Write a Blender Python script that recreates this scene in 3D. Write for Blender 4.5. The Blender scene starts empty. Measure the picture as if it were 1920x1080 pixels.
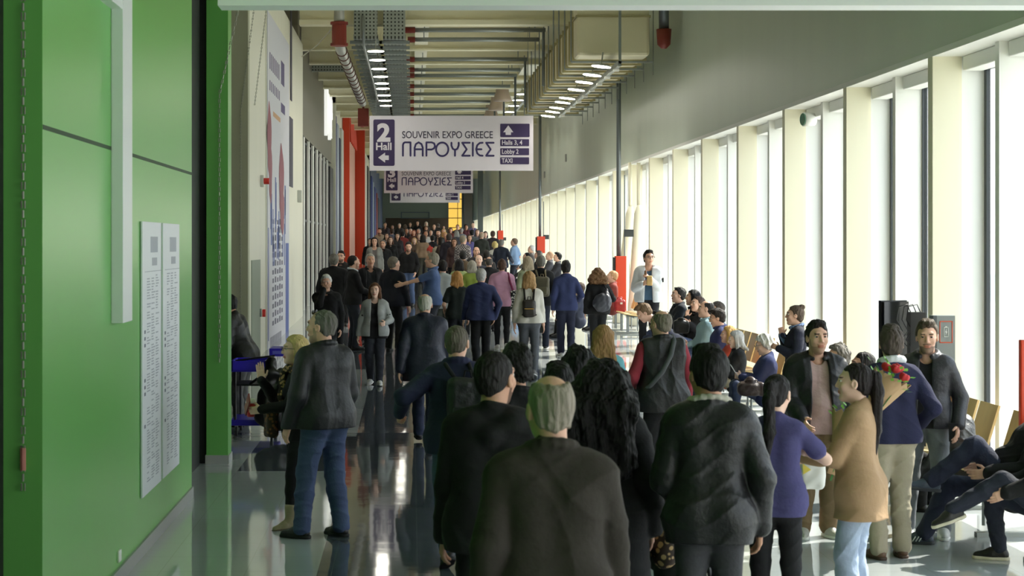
import bpy, math, random
import numpy as np
from mathutils import Vector, Matrix

sc = bpy.context.scene
COL = sc.collection
R = math.radians
random.seed(7)

# ------------------------------------------------------------------ camera
F, VX, VY, H = 3400.0, 772.0, 456.0, 2.3      # focal length (px of a 1920 frame), vanishing point, eye height
cam = bpy.data.cameras.new('camera')
cam.sensor_fit = 'HORIZONTAL'; cam.sensor_width = 36.0
cam.lens = F * 36.0 / 1920.0
cam.shift_x = (960 - VX) / 1920.0
cam.shift_y = -(540 - VY) / 1920.0
cam.clip_end = 2000
cam.dof.use_dof = True; cam.dof.focus_distance = 31.0; cam.dof.aperture_fstop = 7.0
camo = bpy.data.objects.new('camera', cam); COL.objects.link(camo)
camo.location = (0, 0, H); camo.rotation_euler = (R(90), 0, 0)
sc.camera = camo

# ------------------------------------------------------------------ world, sun, exposure
def lin(c):
    return tuple(((v/255)/12.92 if v/255 <= .04045 else ((v/255+.055)/1.055)**2.4) for v in c)
w = bpy.data.worlds.new('World'); sc.world = w; w.use_nodes = True
nt = w.node_tree; nt.nodes.clear()
out = nt.nodes.new('ShaderNodeOutputWorld'); bg = nt.nodes.new('ShaderNodeBackground')
tc = nt.nodes.new('ShaderNodeTexCoord'); sep = nt.nodes.new('ShaderNodeSeparateXYZ')
rmp = nt.nodes.new('ShaderNodeValToRGB')
rmp.color_ramp.elements[0].position = .45; rmp.color_ramp.elements[0].color = (.92, .96, 1, 1)
rmp.color_ramp.elements[1].position = .9; rmp.color_ramp.elements[1].color = (.62, .78, 1, 1)
mp = nt.nodes.new('ShaderNodeMath'); mp.operation = 'MULTIPLY_ADD'; mp.inputs[1].default_value = .5; mp.inputs[2].default_value = .5
nt.links.new(tc.outputs['Generated'], sep.inputs[0]); nt.links.new(sep.outputs[2], mp.inputs[0])
nt.links.new(mp.outputs[0], rmp.inputs[0]); nt.links.new(rmp.outputs[0], bg.inputs[0])
bg.inputs[1].default_value = 2.6
nt.links.new(bg.outputs[0], out.inputs[0])
sun = bpy.data.lights.new('sun', 'SUN'); sun.energy = 7.0; sun.angle = R(.6); sun.color = (1, .96, .88)
suno = bpy.data.objects.new('sun', sun); COL.objects.link(suno)
suno.rotation_euler = Vector((-.86, -.56, -.92)).to_track_quat('-Z', 'Y').to_euler()
sc.view_settings.view_transform = 'Standard'; sc.view_settings.look = 'None'
sc.view_settings.exposure = 0.65; sc.view_settings.gamma = 1.0; sc.view_settings.use_curve_mapping = False
sc.cycles.max_bounces = 8; sc.cycles.diffuse_bounces = 5; sc.cycles.glossy_bounces = 4
sc.cycles.transparent_max_bounces = 16; sc.cycles.use_denoising = True
sc.cycles.caustics_reflective = False; sc.cycles.caustics_refractive = False
sc.cycles.sample_clamp_indirect = 6.0

# ------------------------------------------------------------------ helpers
def fz(y):                       # the floor climbs gently away from the camera
    return float(np.interp(y, [22, 30, 35, 51, 63, 75, 97, 113, 165], [0, .12, .24, .50, .72, .96, 1.50, 1.80, 2.3]))
def WX(px, s): return (px - VX) / s
def WZ(py, s): return H + (VY - py) / s

MATS = {}
def mat(key, col, rough=.6, metal=0.0, bump=0.0, bscale=40.0, var=0.0, emit=0.0, spec=.5, coat=0.0, vscale=6.0, stretch=None):
    """procedural principled material, cached by all its values"""
    kk = (key, tuple(col), rough, metal, bump, bscale, var, emit, spec, coat)
    if kk in MATS: return MATS[kk]
    m = bpy.data.materials.new(key); m.use_nodes = True
    n = m.node_tree; b = n.nodes['Principled BSDF']
    c = lin(col)
    b.inputs['Base Color'].default_value = (*c, 1)
    b.inputs['Roughness'].default_value = rough; b.inputs['Metallic'].default_value = metal
    b.inputs['Specular IOR Level'].default_value = spec
    if coat: b.inputs['Coat Weight'].default_value = coat
    if emit:
        b.inputs['Emission Color'].default_value = (*c, 1); b.inputs['Emission Strength'].default_value = emit
    if var or bump:
        t = n.nodes.new('ShaderNodeTexCoord'); co = t.outputs['Object']
        if stretch:
            mpn = n.nodes.new('ShaderNodeMapping'); mpn.inputs['Scale'].default_value = stretch
            n.links.new(co, mpn.inputs[0]); co = mpn.outputs[0]
    if var:
        nz = n.nodes.new('ShaderNodeTexNoise'); nz.inputs['Scale'].default_value = vscale; nz.inputs['Detail'].default_value = 5
        n.links.new(co, nz.inputs['Vector'])
        mx = n.nodes.new('ShaderNodeMix'); mx.data_type = 'RGBA'
        mx.inputs[6].default_value = (*[v*(1-var) for v in c], 1)
        mx.inputs[7].default_value = (*[min(1, v*(1+var)+.01*var) for v in c], 1)
        n.links.new(nz.outputs[0], mx.inputs[0]); n.links.new(mx.outputs[2], b.inputs['Base Color'])
    if bump:
        nb = n.nodes.new('ShaderNodeTexNoise'); nb.inputs['Scale'].default_value = bscale; nb.inputs['Detail'].default_value = 4
        bp = n.nodes.new('ShaderNodeBump'); bp.inputs['Strength'].default_value = bump; bp.inputs['Distance'].default_value = .02
        n.links.new(co, nb.inputs['Vector']); n.links.new(nb.outputs[0], bp.inputs['Height']); n.links.new(bp.outputs[0], b.inputs['Normal'])
    MATS[kk] = m
    return m

def link_mesh(name, V, Fs, mats, parent=None, smooth=False, midx=None):
    me = bpy.data.meshes.new(name)
    V = np.asarray(V, np.float32); nv = len(V)
    if isinstance(Fs, np.ndarray):
        nf = len(Fs); me.vertices.add(nv); me.loops.add(nf*4); me.polygons.add(nf)
        me.vertices.foreach_set('co', V.ravel())
        me.loops.foreach_set('vertex_index', Fs.astype(np.int32).ravel())
        me.polygons.foreach_set('loop_start', np.arange(nf, dtype=np.int32)*4)
        me.polygons.foreach_set('loop_total', np.full(nf, 4, np.int32))
    else:
        me.from_pydata([tuple(map(float, v)) for v in V], [], Fs)
    if not isinstance(mats, (list, tuple)): mats = [mats]
    for m in mats: me.materials.append(m)
    if midx is not None: me.polygons.foreach_set('material_index', np.asarray(midx, np.int32))
    me.polygons.foreach_set('use_smooth', np.full(len(me.polygons), bool(smooth)))
    me.update(calc_edges=True); me.validate()
    o = bpy.data.objects.new(name, me); COL.objects.link(o)
    if parent is not None: o.parent = parent
    return o

class MB:
    """collects boxes, bars, tubes and polygons and links them as ONE mesh"""
    def __init__(s): s.v = []; s.f = []
    def add(s, V, Fs):
        n = len(s.v); s.v += [tuple(v) for v in V]; s.f += [tuple(i+n for i in f) for f in Fs]; return s
    def box(s, x0, x1, y0, y1, z0, z1, M=None):
        V = [(x, y, z) for z in (z0, z1) for y in (y0, y1) for x in (x0, x1)]
        if M is not None: V = [tuple(M @ Vector(v)) for v in V]
        return s.add(V, [(0,2,3,1),(4,5,7,6),(0,1,5,4),(2,6,7,3),(0,4,6,2),(1,3,7,5)])
    def tube(s, pts, r, n=10, cap=True):
        pts = [Vector(p) for p in pts]; rs = r if isinstance(r, (list, tuple)) else [r]*len(pts)
        up = None; V = []; Fs = []
        for i, p in enumerate(pts):
            a = pts[max(i-1, 0)]; b = pts[min(i+1, len(pts)-1)]; d = (b-a).normalized()
            if up is None: up = d.orthogonal().normalized()
            up = (up - d*up.dot(d)).normalized(); q = d.cross(up)
            V += [p + rs[i]*(math.cos(2*math.pi*j/n)*up + math.sin(2*math.pi*j/n)*q) for j in range(n)]
        for i in range(len(pts)-1):
            for j in range(n):
                Fs.append((i*n+j, i*n+(j+1) % n, (i+1)*n+(j+1) % n, (i+1)*n+j))
        if cap:
            Fs.append(tuple(range(n-1, -1, -1))); Fs.append(tuple((len(pts)-1)*n+j for j in range(n)))
        return s.add(V, Fs)
    def lathe(s, prof, c=(0,0,0), n=20):
        V = [(c[0]+r*math.cos(2*math.pi*j/n), c[1]+r*math.sin(2*math.pi*j/n), c[2]+z) for r, z in prof for j in range(n)]
        Fs = [(i*n+j, i*n+(j+1) % n, (i+1)*n+(j+1) % n, (i+1)*n+j) for i in range(len(prof)-1) for j in range(n)]
        Fs.append(tuple(range(n-1, -1, -1))); Fs.append(tuple((len(prof)-1)*n+j for j in range(n)))
        return s.add(V, Fs)
    def poly(s, V): return s.add(V, [tuple(range(len(V)))])
    def rrect(s, x0, x1, z0, z1, r, y0, y1, n=5):      # rounded rectangle plate in the xz plane
        P = []
        for cx, cz, a0 in ((x1-r, z1-r, 0), (x0+r, z1-r, 90), (x0+r, z0+r, 180), (x1-r, z0+r, 270)):
            P += [(cx+r*math.cos(R(a0+90*i/n)), cz+r*math.sin(R(a0+90*i/n))) for i in range(n+1)]
        m = len(P); V = [(x, y0, z) for x, z in P] + [(x, y1, z) for x, z in P]
        Fs = [tuple(range(m)), tuple(range(2*m-1, m-1, -1))] + [(i, m+i, m+(i+1) % m, (i+1) % m) for i in range(m)]
        return s.add(V, Fs)
    def build(s, name, m, parent=None, smooth=False, bevel=0.0):
        o = link_mesh(name, s.v, s.f, m, parent, smooth)
        if bevel:
            md = o.modifiers.new('bevel', 'BEVEL'); md.width = bevel; md.segments = 2; md.limit_method = 'ANGLE'
        return o

def tag(o, label=None, cat=None, group=None, kind=None):
    if label: o['label'] = label
    if cat: o['category'] = cat
    if group: o['group'] = group
    if kind: o['kind'] = kind
    return o
def empty(name, loc=(0,0,0), rz=0.0):
    o = bpy.data.objects.new(name, None); COL.objects.link(o); o.location = loc; o.rotation_euler = (0, 0, rz)
    o.empty_display_size = .1
    return o
def struct(name, mb, m, parent=None, bevel=0.0, label=None):
    o = mb.build(name, m, parent, bevel=bevel)
    if parent is None: o['kind'] = 'structure'
    if label: o['label'] = label
    return o

TXT = {}
def text_mesh(name, s, m, parent, loc, size, width=None, rot=(R(90), 0, 0), weight=0.0, align='CENTER', ext=.002):
    cu = bpy.data.curves.new(name, 'FONT'); cu.body = s; cu.size = 1.0; cu.align_x = align; cu.extrude = ext/size; cu.offset = weight
    t = bpy.data.objects.new(name, cu); COL.objects.link(t)
    dg = bpy.context.evaluated_depsgraph_get(); me = bpy.data.meshes.new_from_object(t.evaluated_get(dg))
    bpy.data.objects.remove(t)
    o = bpy.data.objects.new(name, me); COL.objects.link(o); me.materials.clear(); me.materials.append(m)
    xs = [v.co.x for v in me.vertices]; ys = [v.co.y for v in me.vertices]
    sy = size/max(1e-6, max(ys)-min(0, 0)) if ys else size
    sx = (width/(max(xs)-min(xs))) if width else sy
    for v in me.vertices: v.co.x *= sx; v.co.y *= sy; v.co.z *= size
    o.location = loc; o.rotation_euler = rot
    if parent is not None: o.parent = parent
    return o
# ------------------------------------------------------------------ implicit surfaces: smooth-blended volumes turned into quad meshes
def surf_nets(f, lo, h):
    ins = f < 0
    if not ins.any(): return np.zeros((0, 3), np.float32), np.zeros((0, 4), np.int32)
    nx, ny, nz = f.shape
    cnt = np.zeros((nx-1, ny-1, nz-1), np.int8)
    C = [(i, j, k) for i in (0, 1) for j in (0, 1) for k in (0, 1)]
    for i, j, k in C: cnt += ins[i:nx-1+i, j:ny-1+j, k:nz-1+k]
    act = (cnt > 0) & (cnt < 8)
    idx = np.argwhere(act); vid = np.full(act.shape, -1, np.int32); vid[act] = np.arange(len(idx))
    vals = {c: f[idx[:, 0]+c[0], idx[:, 1]+c[1], idx[:, 2]+c[2]] for c in C}
    acc = np.zeros((len(idx), 3), np.float32); n = np.zeros(len(idx), np.float32)
    for a in C:
        for ax in range(3):
            if a[ax] == 0:
                b = list(a); b[ax] = 1; b = tuple(b)
                va, vb = vals[a], vals[b]; cr = (va < 0) != (vb < 0)
                t = np.where(cr, va/np.where(cr, va-vb, 1), 0)
                p = np.array(a, np.float32)[None].repeat(len(idx), 0); p[:, ax] = t
                acc += p*cr[:, None]; n += cr
    V = (idx + acc/np.maximum(n, 1)[:, None])*h + np.asarray(lo, np.float32)
    Q = []
    for ax in range(3):
        o1, o2 = (ax+1) % 3, (ax+2) % 3
        sl = [slice(None)]*3; s2 = [slice(None)]*3
        sl[ax] = slice(0, f.shape[ax]-1); s2[ax] = slice(1, f.shape[ax])
        A, B = ins[tuple(sl)], ins[tuple(s2)]
        e = np.argwhere(A != B)
        e = e[(e[:, o1] > 0) & (e[:, o2] > 0) & (e[:, o1] < f.shape[o1]-1) & (e[:, o2] < f.shape[o2]-1)]
        if not len(e): continue
        fl = A[e[:, 0], e[:, 1], e[:, 2]]
        def cell(d1, d2):
            q = e.copy(); q[:, o1] -= d1; q[:, o2] -= d2
            return vid[q[:, 0], q[:, 1], q[:, 2]]
        q = np.stack([cell(1, 1), cell(0, 1), cell(0, 0), cell(1, 0)], 1)
        q[~fl] = q[~fl][:, ::-1]
        Q.append(q)
    return V.astype(np.float32), (np.concatenate(Q) if Q else np.zeros((0, 4), np.int32))

class Vol:
    def __init__(s, lo, hi, h):
        s.h = h; s.lo = np.asarray(lo, float) - 3*h
        n = np.ceil((np.asarray(hi, float) + 3*h - s.lo)/h).astype(int) + 1
        s.ax = [(s.lo[i] + np.arange(n[i])*h).astype(np.float32) for i in range(3)]
        s.d = np.full(n, .5, np.float32)
    def win(s, lo, hi):
        sl = []
        for i in range(3):
            a = int(np.clip(math.floor((lo[i]-s.lo[i])/s.h), 0, len(s.ax[i])))
            b = int(np.clip(math.ceil((hi[i]-s.lo[i])/s.h)+1, 0, len(s.ax[i])))
            if b <= a: return None
            sl.append(slice(a, b))
        return tuple(sl)
    def pts(s, sl):
        return s.ax[0][sl[0]][:, None, None], s.ax[1][sl[1]][None, :, None], s.ax[2][sl[2]][None, None, :]
    def comb(s, sl, e, k, mode):
        d = s.d[sl]
        if mode == 'sub': e = -e; hh = np.maximum(k - np.abs(d-e), 0)/k if k > 0 else 0; s.d[sl] = np.maximum(d, e) + hh*hh*k*.25
        elif mode == 'cut': hh = np.maximum(k - np.abs(d-e), 0)/k if k > 0 else 0; s.d[sl] = np.maximum(d, e) + hh*hh*k*.25
        else:
            hh = np.maximum(k - np.abs(d-e), 0)/k if k > 0 else 0
            s.d[sl] = np.minimum(d, e) - hh*hh*k*.25
    def cone(s, a, b, ra, rb, k=.03, mode='add'):
        a = np.asarray(a, float); b = np.asarray(b, float); m = max(ra, rb) + k + 3*s.h + .01
        sl = s.win(np.minimum(a, b)-m, np.maximum(a, b)+m)
        if sl is None: return
        x, y, z = s.pts(sl); ab = b-a; L = max(float(ab@ab), 1e-9)
        t = np.clip(((x-a[0])*ab[0]+(y-a[1])*ab[1]+(z-a[2])*ab[2])/L, 0, 1)
        e = np.sqrt((x-a[0]-t*ab[0])**2+(y-a[1]-t*ab[1])**2+(z-a[2]-t*ab[2])**2) - (ra+(rb-ra)*t)
        s.comb(sl, e, k, mode)
    def ell(s, c, r, k=.02, M=None, mode='add'):
        c = np.asarray(c, float); r = np.asarray(r, float); m = r.max() + k + 3*s.h + .01
        sl = s.win(c-m, c+m)
        if sl is None: return
        x, y, z = s.pts(sl); x = x-c[0]; y = y-c[1]; z = z-c[2]
        if M is not None:
            x, y, z = (M[0][0]*x+M[1][0]*y+M[2][0]*z, M[0][1]*x+M[1][1]*y+M[2][1]*z, M[0][2]*x+M[1][2]*y+M[2][2]*z)
        k0 = np.sqrt((x/r[0])**2+(y/r[1])**2+(z/r[2])**2); k1 = np.sqrt((x/r[0]**2)**2+(y/r[1]**2)**2+(z/r[2]**2)**2)
        s.comb(sl, k0*(k0-1)/np.maximum(k1, 1e-6), k, mode)
    def rbox(s, c, hf, r, k=.01, M=None, mode='add'):
        c = np.asarray(c, float); m = np.linalg.norm(hf)+k+3*s.h
        sl = s.win(c-m, c+m)
        if sl is None: return
        x, y, z = s.pts(sl); x = x-c[0]; y = y-c[1]; z = z-c[2]
        if M is not None:
            x, y, z = (M[0][0]*x+M[1][0]*y+M[2][0]*z, M[0][1]*x+M[1][1]*y+M[2][1]*z, M[0][2]*x+M[1][2]*y+M[2][2]*z)
        qx, qy, qz = np.abs(x)-hf[0]+r, np.abs(y)-hf[1]+r, np.abs(z)-hf[2]+r
        e = np.sqrt(np.maximum(qx, 0)**2+np.maximum(qy, 0)**2+np.maximum(qz, 0)**2)+np.minimum(np.maximum(qx, np.maximum(qy, qz)), 0)-r
        s.comb(sl, e, k, mode)
    def local(s, c, M):            # coordinates of the whole grid in a frame (columns of M) about c
        x, y, z = s.pts((slice(None),)*3); x = x-c[0]; y = y-c[1]; z = z-c[2]
        return (M[0][0]*x+M[1][0]*y+M[2][0]*z, M[0][1]*x+M[1][1]*y+M[2][1]*z, M[0][2]*x+M[1][2]*y+M[2][2]*z)
    def cutf(s, e, k=0.0): s.comb((slice(None),)*3, e, k, 'cut')
    def noise(s, amp, fr, seed=0, an=(1, 1, 1)):
        x, y, z = s.pts((slice(None),)*3); rg = np.random.RandomState(seed); t = 0
        for i in range(4):
            v = rg.normal(size=3)*np.array(an); v = v/np.linalg.norm(v)*fr*(1+.7*i); ph = rg.uniform(0, 6.28, 2)
            wv = rg.normal(size=3)*fr*.5
            t = t + np.sin(v[0]*x+v[1]*y+v[2]*z+ph[0]+1.3*np.sin(wv[0]*x+wv[1]*y+wv[2]*z+ph[1]))/(1+.5*i)
        s.d += (amp*.5*t).astype(np.float32)
    def folds(s, amp, fr, seed=0, an=(1, 1, 1)):       # sharp-edged ridges like creased cloth
        x, y, z = s.pts((slice(None),)*3); rg = np.random.RandomState(seed); t = 0
        for i in range(3):
            v = rg.normal(size=3)*np.array(an); v = v/np.linalg.norm(v)*fr*(1+.45*i); ph = rg.uniform(0, 6.28, 2); wv = rg.normal(size=3)*fr*.45; w2 = rg.normal(size=3)*fr*.3
            q = np.sin(v[0]*x+v[1]*y+v[2]*z+ph[0]+1.6*np.sin(wv[0]*x+wv[1]*y+wv[2]*z+ph[1]))
            t = t + (1-np.abs(q))**2.2*(.55+.45*np.sin(w2[0]*x+w2[1]*y+w2[2]*z+ph[0]*2))
        s.d -= (amp*(t-.5)).astype(np.float32)
    def mesh(s): return surf_nets(s.d, s.lo, s.h)
# ------------------------------------------------------------------ people
A3 = lambda *p: np.array(p, float)
def unit(v): return v/max(np.linalg.norm(v), 1e-9)
def rotx(a): c, s_ = math.cos(a), math.sin(a); return np.array([[1,0,0],[0,c,-s_],[0,s_,c]])
def roty(a): c, s_ = math.cos(a), math.sin(a); return np.array([[c,0,s_],[0,1,0],[-s_,0,c]])
def rotz(a): c, s_ = math.cos(a), math.sin(a); return np.array([[c,-s_,0],[s_,c,0],[0,0,1]])
def ik(a, b, l1, l2, pole):
    d = b-a; L = np.linalg.norm(d); dr = d/L; L = float(np.clip(L, abs(l1-l2)+.01, (l1+l2)*.998)); b = a+dr*L
    q = (l1*l1-l2*l2+L*L)/(2*L); hh = math.sqrt(max(l1*l1-q*q, 0)); p = pole-dr*pole.dot(dr)
    return a+dr*q+unit(p)*hh, b

SKINS = {'a': (224, 176, 150), 'b': (206, 156, 128), 'c': (236, 196, 174), 'd': (170, 122, 96)}
def cloth(col, kind='cloth'):
    g = sum(col)/3; dk = .55 if g < 50 else .70 if g < 66 else .92; col = tuple(int((g+(c-g)*.84)*dk) for c in col)
    if kind == 'leather': return mat('leather', col, .45, bump=.22, bscale=42, var=.2)
    if kind == 'denim': return mat('denim', col, .85, bump=.2, bscale=60, var=.3, vscale=5)
    if kind == 'nylon': return mat('nylon', col, .52, bump=.25, bscale=34, var=.12)
    if kind == 'knit': return mat('knit', col, .95, bump=.25, bscale=120, var=.1)
    return mat('cloth', col, .88, bump=.18, bscale=45, var=.14)
def check_cloth():
    if 'chk' in MATS: return MATS['chk']
    m = mat('checked_cloth', (90, 80, 88), .85, var=.001); n = m.node_tree; b = n.nodes['Principled BSDF']
    m = m.copy(); n = m.node_tree; b = n.nodes['Principled BSDF']
    t = n.nodes.new('ShaderNodeTexCoord'); c = n.nodes.new('ShaderNodeTexChecker'); c.inputs['Scale'].default_value = 26
    c.inputs[1].default_value = (*lin((196, 188, 186)), 1); c.inputs[2].default_value = (*lin((58, 48, 56)), 1)
    n.links.new(t.outputs['Object'], c.inputs[0]); n.links.new(c.outputs[0], b.inputs['Base Color']); MATS['chk'] = m
    return m
def spot_cloth(c1, c2, scale=40):
    k = ('spot', c1, c2, scale)
    if k in MATS: return MATS[k]
    m = bpy.data.materials.new('spotted_cloth'); m.use_nodes = True; n = m.node_tree; b = n.nodes['Principled BSDF']
    t = n.nodes.new('ShaderNodeTexCoord'); c = n.nodes.new('ShaderNodeTexVoronoi'); c.inputs['Scale'].default_value = scale
    r = n.nodes.new('ShaderNodeValToRGB'); r.color_ramp.interpolation = 'CONSTANT'
    r.color_ramp.elements[0].color = (*lin(c1), 1); r.color_ramp.elements[1].color = (*lin(c2), 1); r.color_ramp.elements[1].position = .42
    n.links.new(t.outputs['Object'], c.inputs['Vector']); n.links.new(c.outputs[0], r.inputs[0]); n.links.new(r.outputs[0], b.inputs['Base Color'])
    b.inputs['Roughness'].default_value = .8; MATS[k] = m
    return m
def hairm(col):
    if sum(col) < 150: col = tuple(int(c*.55) for c in col)
    return mat('hair', col, .62, spec=.3, bump=.6, bscale=70, var=.45, vscale=40, stretch=(1, 1, .18))

PEOPLE = {}
def person(key, label, x, top, s, yaw=0, h=None, w=1.0, fem=0, sit=0, seat=None, lean=0., roll=0., twist=0., hy=0., hp=0., belly=0.,
           walk=0., feet=None, hands=None, curl=(.35, .35), hdir=None, palm=None, skin='a', hair=('short', (60, 50, 42)), beard=None,
           wear=(), legs=((38, 40, 48), 'cloth', .0, .062), shoe=((30, 30, 32), (25, 25, 26)), glasses=0, shades=0, belt=None, face=None, group=None, knee=None):
    while s < 75 and any(math.hypot(WX(x, s)-q['X'], F/s-q['Y']) < (.48 if s > 40 else .6) for q in PEOPLE.values()): s *= .994
    Y = F/s; X = WX(x, s); fl = fz(Y)
    tz = WZ(top, s)-fl
    if sit:
        h = h or 1.72; k = h/1.785; pz = tz/k-(1.79-.95)*math.cos(lean*.6)
    else:
        h = tz; k = h/1.79; pz = .95
        if not 1.45 < h < 1.95: print('HEIGHT', key, round(h, 2), 's', s)
    root = empty('person', (X, Y, fl), R(yaw)); root.scale = (k, k, k)
    tag(root, label, 'person', group)
    yawr = R(yaw)
    vb = float(np.clip(1.5/s, .0065, .03))/k; vh = float(np.clip(1.0/s, .0042, .02))/k; vn = float(np.clip(.9/s, .0036, .016))/k
    seed = sum(ord(c)*(i+3) for i, c in enumerate(key)) % 9973
    rng = np.random.RandomState(seed)
    # ---- skeleton
    Rt = rotz(twist) @ roty(roll) @ rotx(-lean)
    pel = A3(0, 0, pz)
    T = lambda *p: pel + Rt @ (A3(*p)-A3(0, 0, .95))
    sw = (.88 if fem else 1.0)*w; rw = w**.8
    bl = belly
    hips = [pel+A3(sg*.085*(1.0 if not fem else 1.02), 0, -.02) for sg in (-1, 1)]
    if feet is None:
        if sit: feet = ((-.12, .42, .085, 0), (.12, .46, .085, 0))
        elif walk: feet = ((-.085, .24*walk, .085, -.15*abs(walk)), (.085, -.30*walk, .085+.07*abs(walk), .55*abs(walk))) if walk > 0 else ((-.085, .30*walk, .085-.07*walk, -.55*walk), (.085, -.24*walk, .085, .15*walk))
        else: feet = ((-.10-.02*rng.rand(), -.02+.06*rng.rand(), .085, 0), (.10+.02*rng.rand(), .05*rng.rand(), .085, 0))
    ank = []; kne = []; fwd = []; fup = []
    for i, sg in enumerate((-1, 1)):
        ft = feet[i]; kp = A3(sg*.12, 1, .25 if sit else 0) if not knee else A3(*knee[i])
        kn, an = ik(hips[i], A3(*ft[:3]), .437, .415, kp); kne.append(kn); ank.append(an)
        az = ft[4] if len(ft) > 4 else -sg*.18
        f0 = rotz(az) @ A3(0, math.cos(ft[3]), -math.sin(ft[3])); fwd.append(f0); fup.append(rotz(az) @ A3(0, math.sin(ft[3]), math.cos(ft[3])))
    sho = [T(sg*.172*sw, -.005, 1.412) for sg in (-1, 1)]
    hands = hands or (None, None); elb = []; wri = []; hd = []; pn = []; th = []
    for i, sg in enumerate((-1, 1)):
        if hands[i] is None:
            sway = -.16*walk*(-sg) if walk else .02*rng.randn()
            tg = T(sg*(.235*sw+.02+.06*(w-1)), .05+sway, .885); pole = Rt @ A3(sg*.35, -1, -.1)
            if sit: tg = T(sg*.16, .36, 1.02); pole = A3(sg*.5, -.6, -.8)
        else:
            tg = T(*hands[i][:3]); pole = Rt @ (A3(*hands[i][3]) if len(hands[i]) > 3 else A3(sg*.55, -.6, -.8))
        e, wv = ik(sho[i], tg, .29, .262, pole); elb.append(e); wri.append(wv)
        fd = unit(wv-e); d = fd if not (hdir and hdir[i] is not None) else unit(A3(*hdir[i]))
        n = A3(-sg, 0, 0) if not (palm and palm[i] is not None) else A3(*palm[i])
        n = unit(n-d*n.dot(d)); t = np.cross(d, n)*sg
        hd.append(d); pn.append(n); th.append(t)
    Mh = Rt @ rotz(hy) @ rotx(hp)
    nk = T(0, -.008, 1.47); hc = T(0, .002, 1.552) + Mh @ A3(0, .022, .084)
    hfp = lambda *p: hc + Mh @ A3(*p)
    HS = 1.13
    hsc = lambda V: nk + (np.asarray(V)-nk)*HS          # heads a little larger than the skeleton's
    J = dict(root=root, T=T, hc=hc, Mh=Mh, hfp=hfp, wri=wri, elb=elb, hd=hd, pn=pn, th=th, k=k, vb=vb, vn=vn, sw=sw, w=w, Rt=Rt, pel=pel, kne=kne, ank=ank, sho=sho, X=X, Y=Y, fl=fl, yaw=yaw)
    PEOPLE[key] = J

    def torso(v, o, kk=.05):
        wa = .088 if fem else .098
        for sg in (-1, 1):
            v.cone(T(sg*.078*sw, .004, 1.335), T(sg*.058*w, .006, 1.10), .103*rw+o, wa*rw+o, kk)
            v.cone(T(sg*.058*w, .006, 1.10), T(sg*.078*w, -.014, .955), wa*rw+o, (.118 if fem else .112)*rw+o, kk)
            v.cone(T(sg*.01, -.02, 1.50), T(sg*.115*sw, -.012, 1.432), .048+o*.5, .05+o*.8, .04)
            if fem: v.ell(T(sg*.07*w, .095*rw, 1.275), (.066*w+o*.5, .058+o*.6, .066+o*.5), .04, Rt)
        v.cone(T(-.145*sw, -.004, 1.418), T(.145*sw, -.004, 1.418), .058+o, .058+o, .05)
        if bl: v.ell(T(0, .055+.03*bl, 1.09), (.12*w+o, .085+.055*bl+o, .14+o), .06, Rt)
    def arm(v, i, o, sl=1.0, kk=.025, o2=None):
        o2 = o if o2 is None else o2; S, E, W_ = sho[i], elb[i], wri[i]
        if sl < .5:
            v.cone(S, S+(E-S)*min(1, sl*2), .055+o, .05+o+.008, kk)
        else:
            v.cone(S, E, .055+o, .043+o, kk); f_ = (sl-.5)*2
            v.cone(E, E+(W_-E)*f_, .043+o, .043+(.031-.043)*f_+o2, kk)
    def leg(v, i, o, hr, kk=.03, full=1.0):
        hj, kn, an = hips[i], kne[i], ank[i]
        v.cone(hj+A3(0, 0, -.01), kn, .09*rw**.6+o, .058+o, .04)
        c = kn+(an-kn)*.35; bk = -unit(np.cross(np.cross(kn-hj, an-kn) + 1e-6, an-kn))*0
        v.cone(kn, c, .058+o, .055+o, kk); e = c+(an-c)*full
        v.cone(c, e, .055+o, hr+o*0, kk)
        if sit: v.ell(hj+A3(0, -.03, .01), (.11, .11, .10), .06)
    # ---- body: one continuous skin, the head and hands resolved finer
    gl = [hc-.16, hc+.17, pel-.2, pel+A3(.2, .2, .2)] + ank + kne + elb + wri + sho
    lo = np.min(gl, 0)-.12; hi = np.max(gl, 0)+.12; lo[2] = max(lo[2], -.02)
    bv = Vol(lo, hi, max(vb, .016/k)); torso(bv, -.012)
    for i in (0, 1):
        arm(bv, i, -.006); leg(bv, i, -.008, .036)
        bv.cone(ank[i], ank[i]-fup[i]*.05+fwd[i]*.10, .036, .024)
    bv.cone(nk, hc, .05, .05); bv.ell(hc, (.055, .075, .085), .02, Mh)
    bV, bF = bv.mesh(); Vs = [bV]; Fs_ = [bF]; Ms = [np.zeros(len(bF), np.int32)]; nV = len(bV)
    hv = Vol(np.minimum(hc-.155, nk-.06), np.maximum(hc+.15, nk+.06), vh)
    hv.ell(hfp(0, -.014, .032), (.073, .092, .084), .0, Mh)
    fw = .058 if not fem else .054
    hv.ell(hfp(0, .030, -.032), (fw, .060, .084), .03, Mh)
    hv.ell(hfp(0, .070, -.094), (.022, .018, .018), .03, Mh)
    hv.cone(hfp(-.034, .078, .036), hfp(.034, .078, .036), .011, .011, .02)
    hv.cone(hfp(-.04, .062, -.018), hfp(.04, .062, -.018), .018, .018, .025)
    for sg in (-1, 1): hv.ell(hfp(sg*.031, .098, .016), (.018, .016, .011), .012, Mh, 'sub')
    hv.cone(hfp(0, .087, .022), hfp(0, .105, -.018), .0065, .0105, .014)
    for sg in (-1, 1): hv.ell(hfp(sg*.010, .095, -.023), (.009, .010, .007), .008, Mh)
    hv.ell(hfp(0, .088, -.050), (.023, .012, .006), .006, Mh); hv.ell(hfp(0, .087, -.060), (.020, .011, .006), .006, Mh)
    hv.cone(hfp(-.018, .1, -.0555), hfp(.018, .1, -.0555), .0028, .0028, .004, 'sub')
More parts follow.
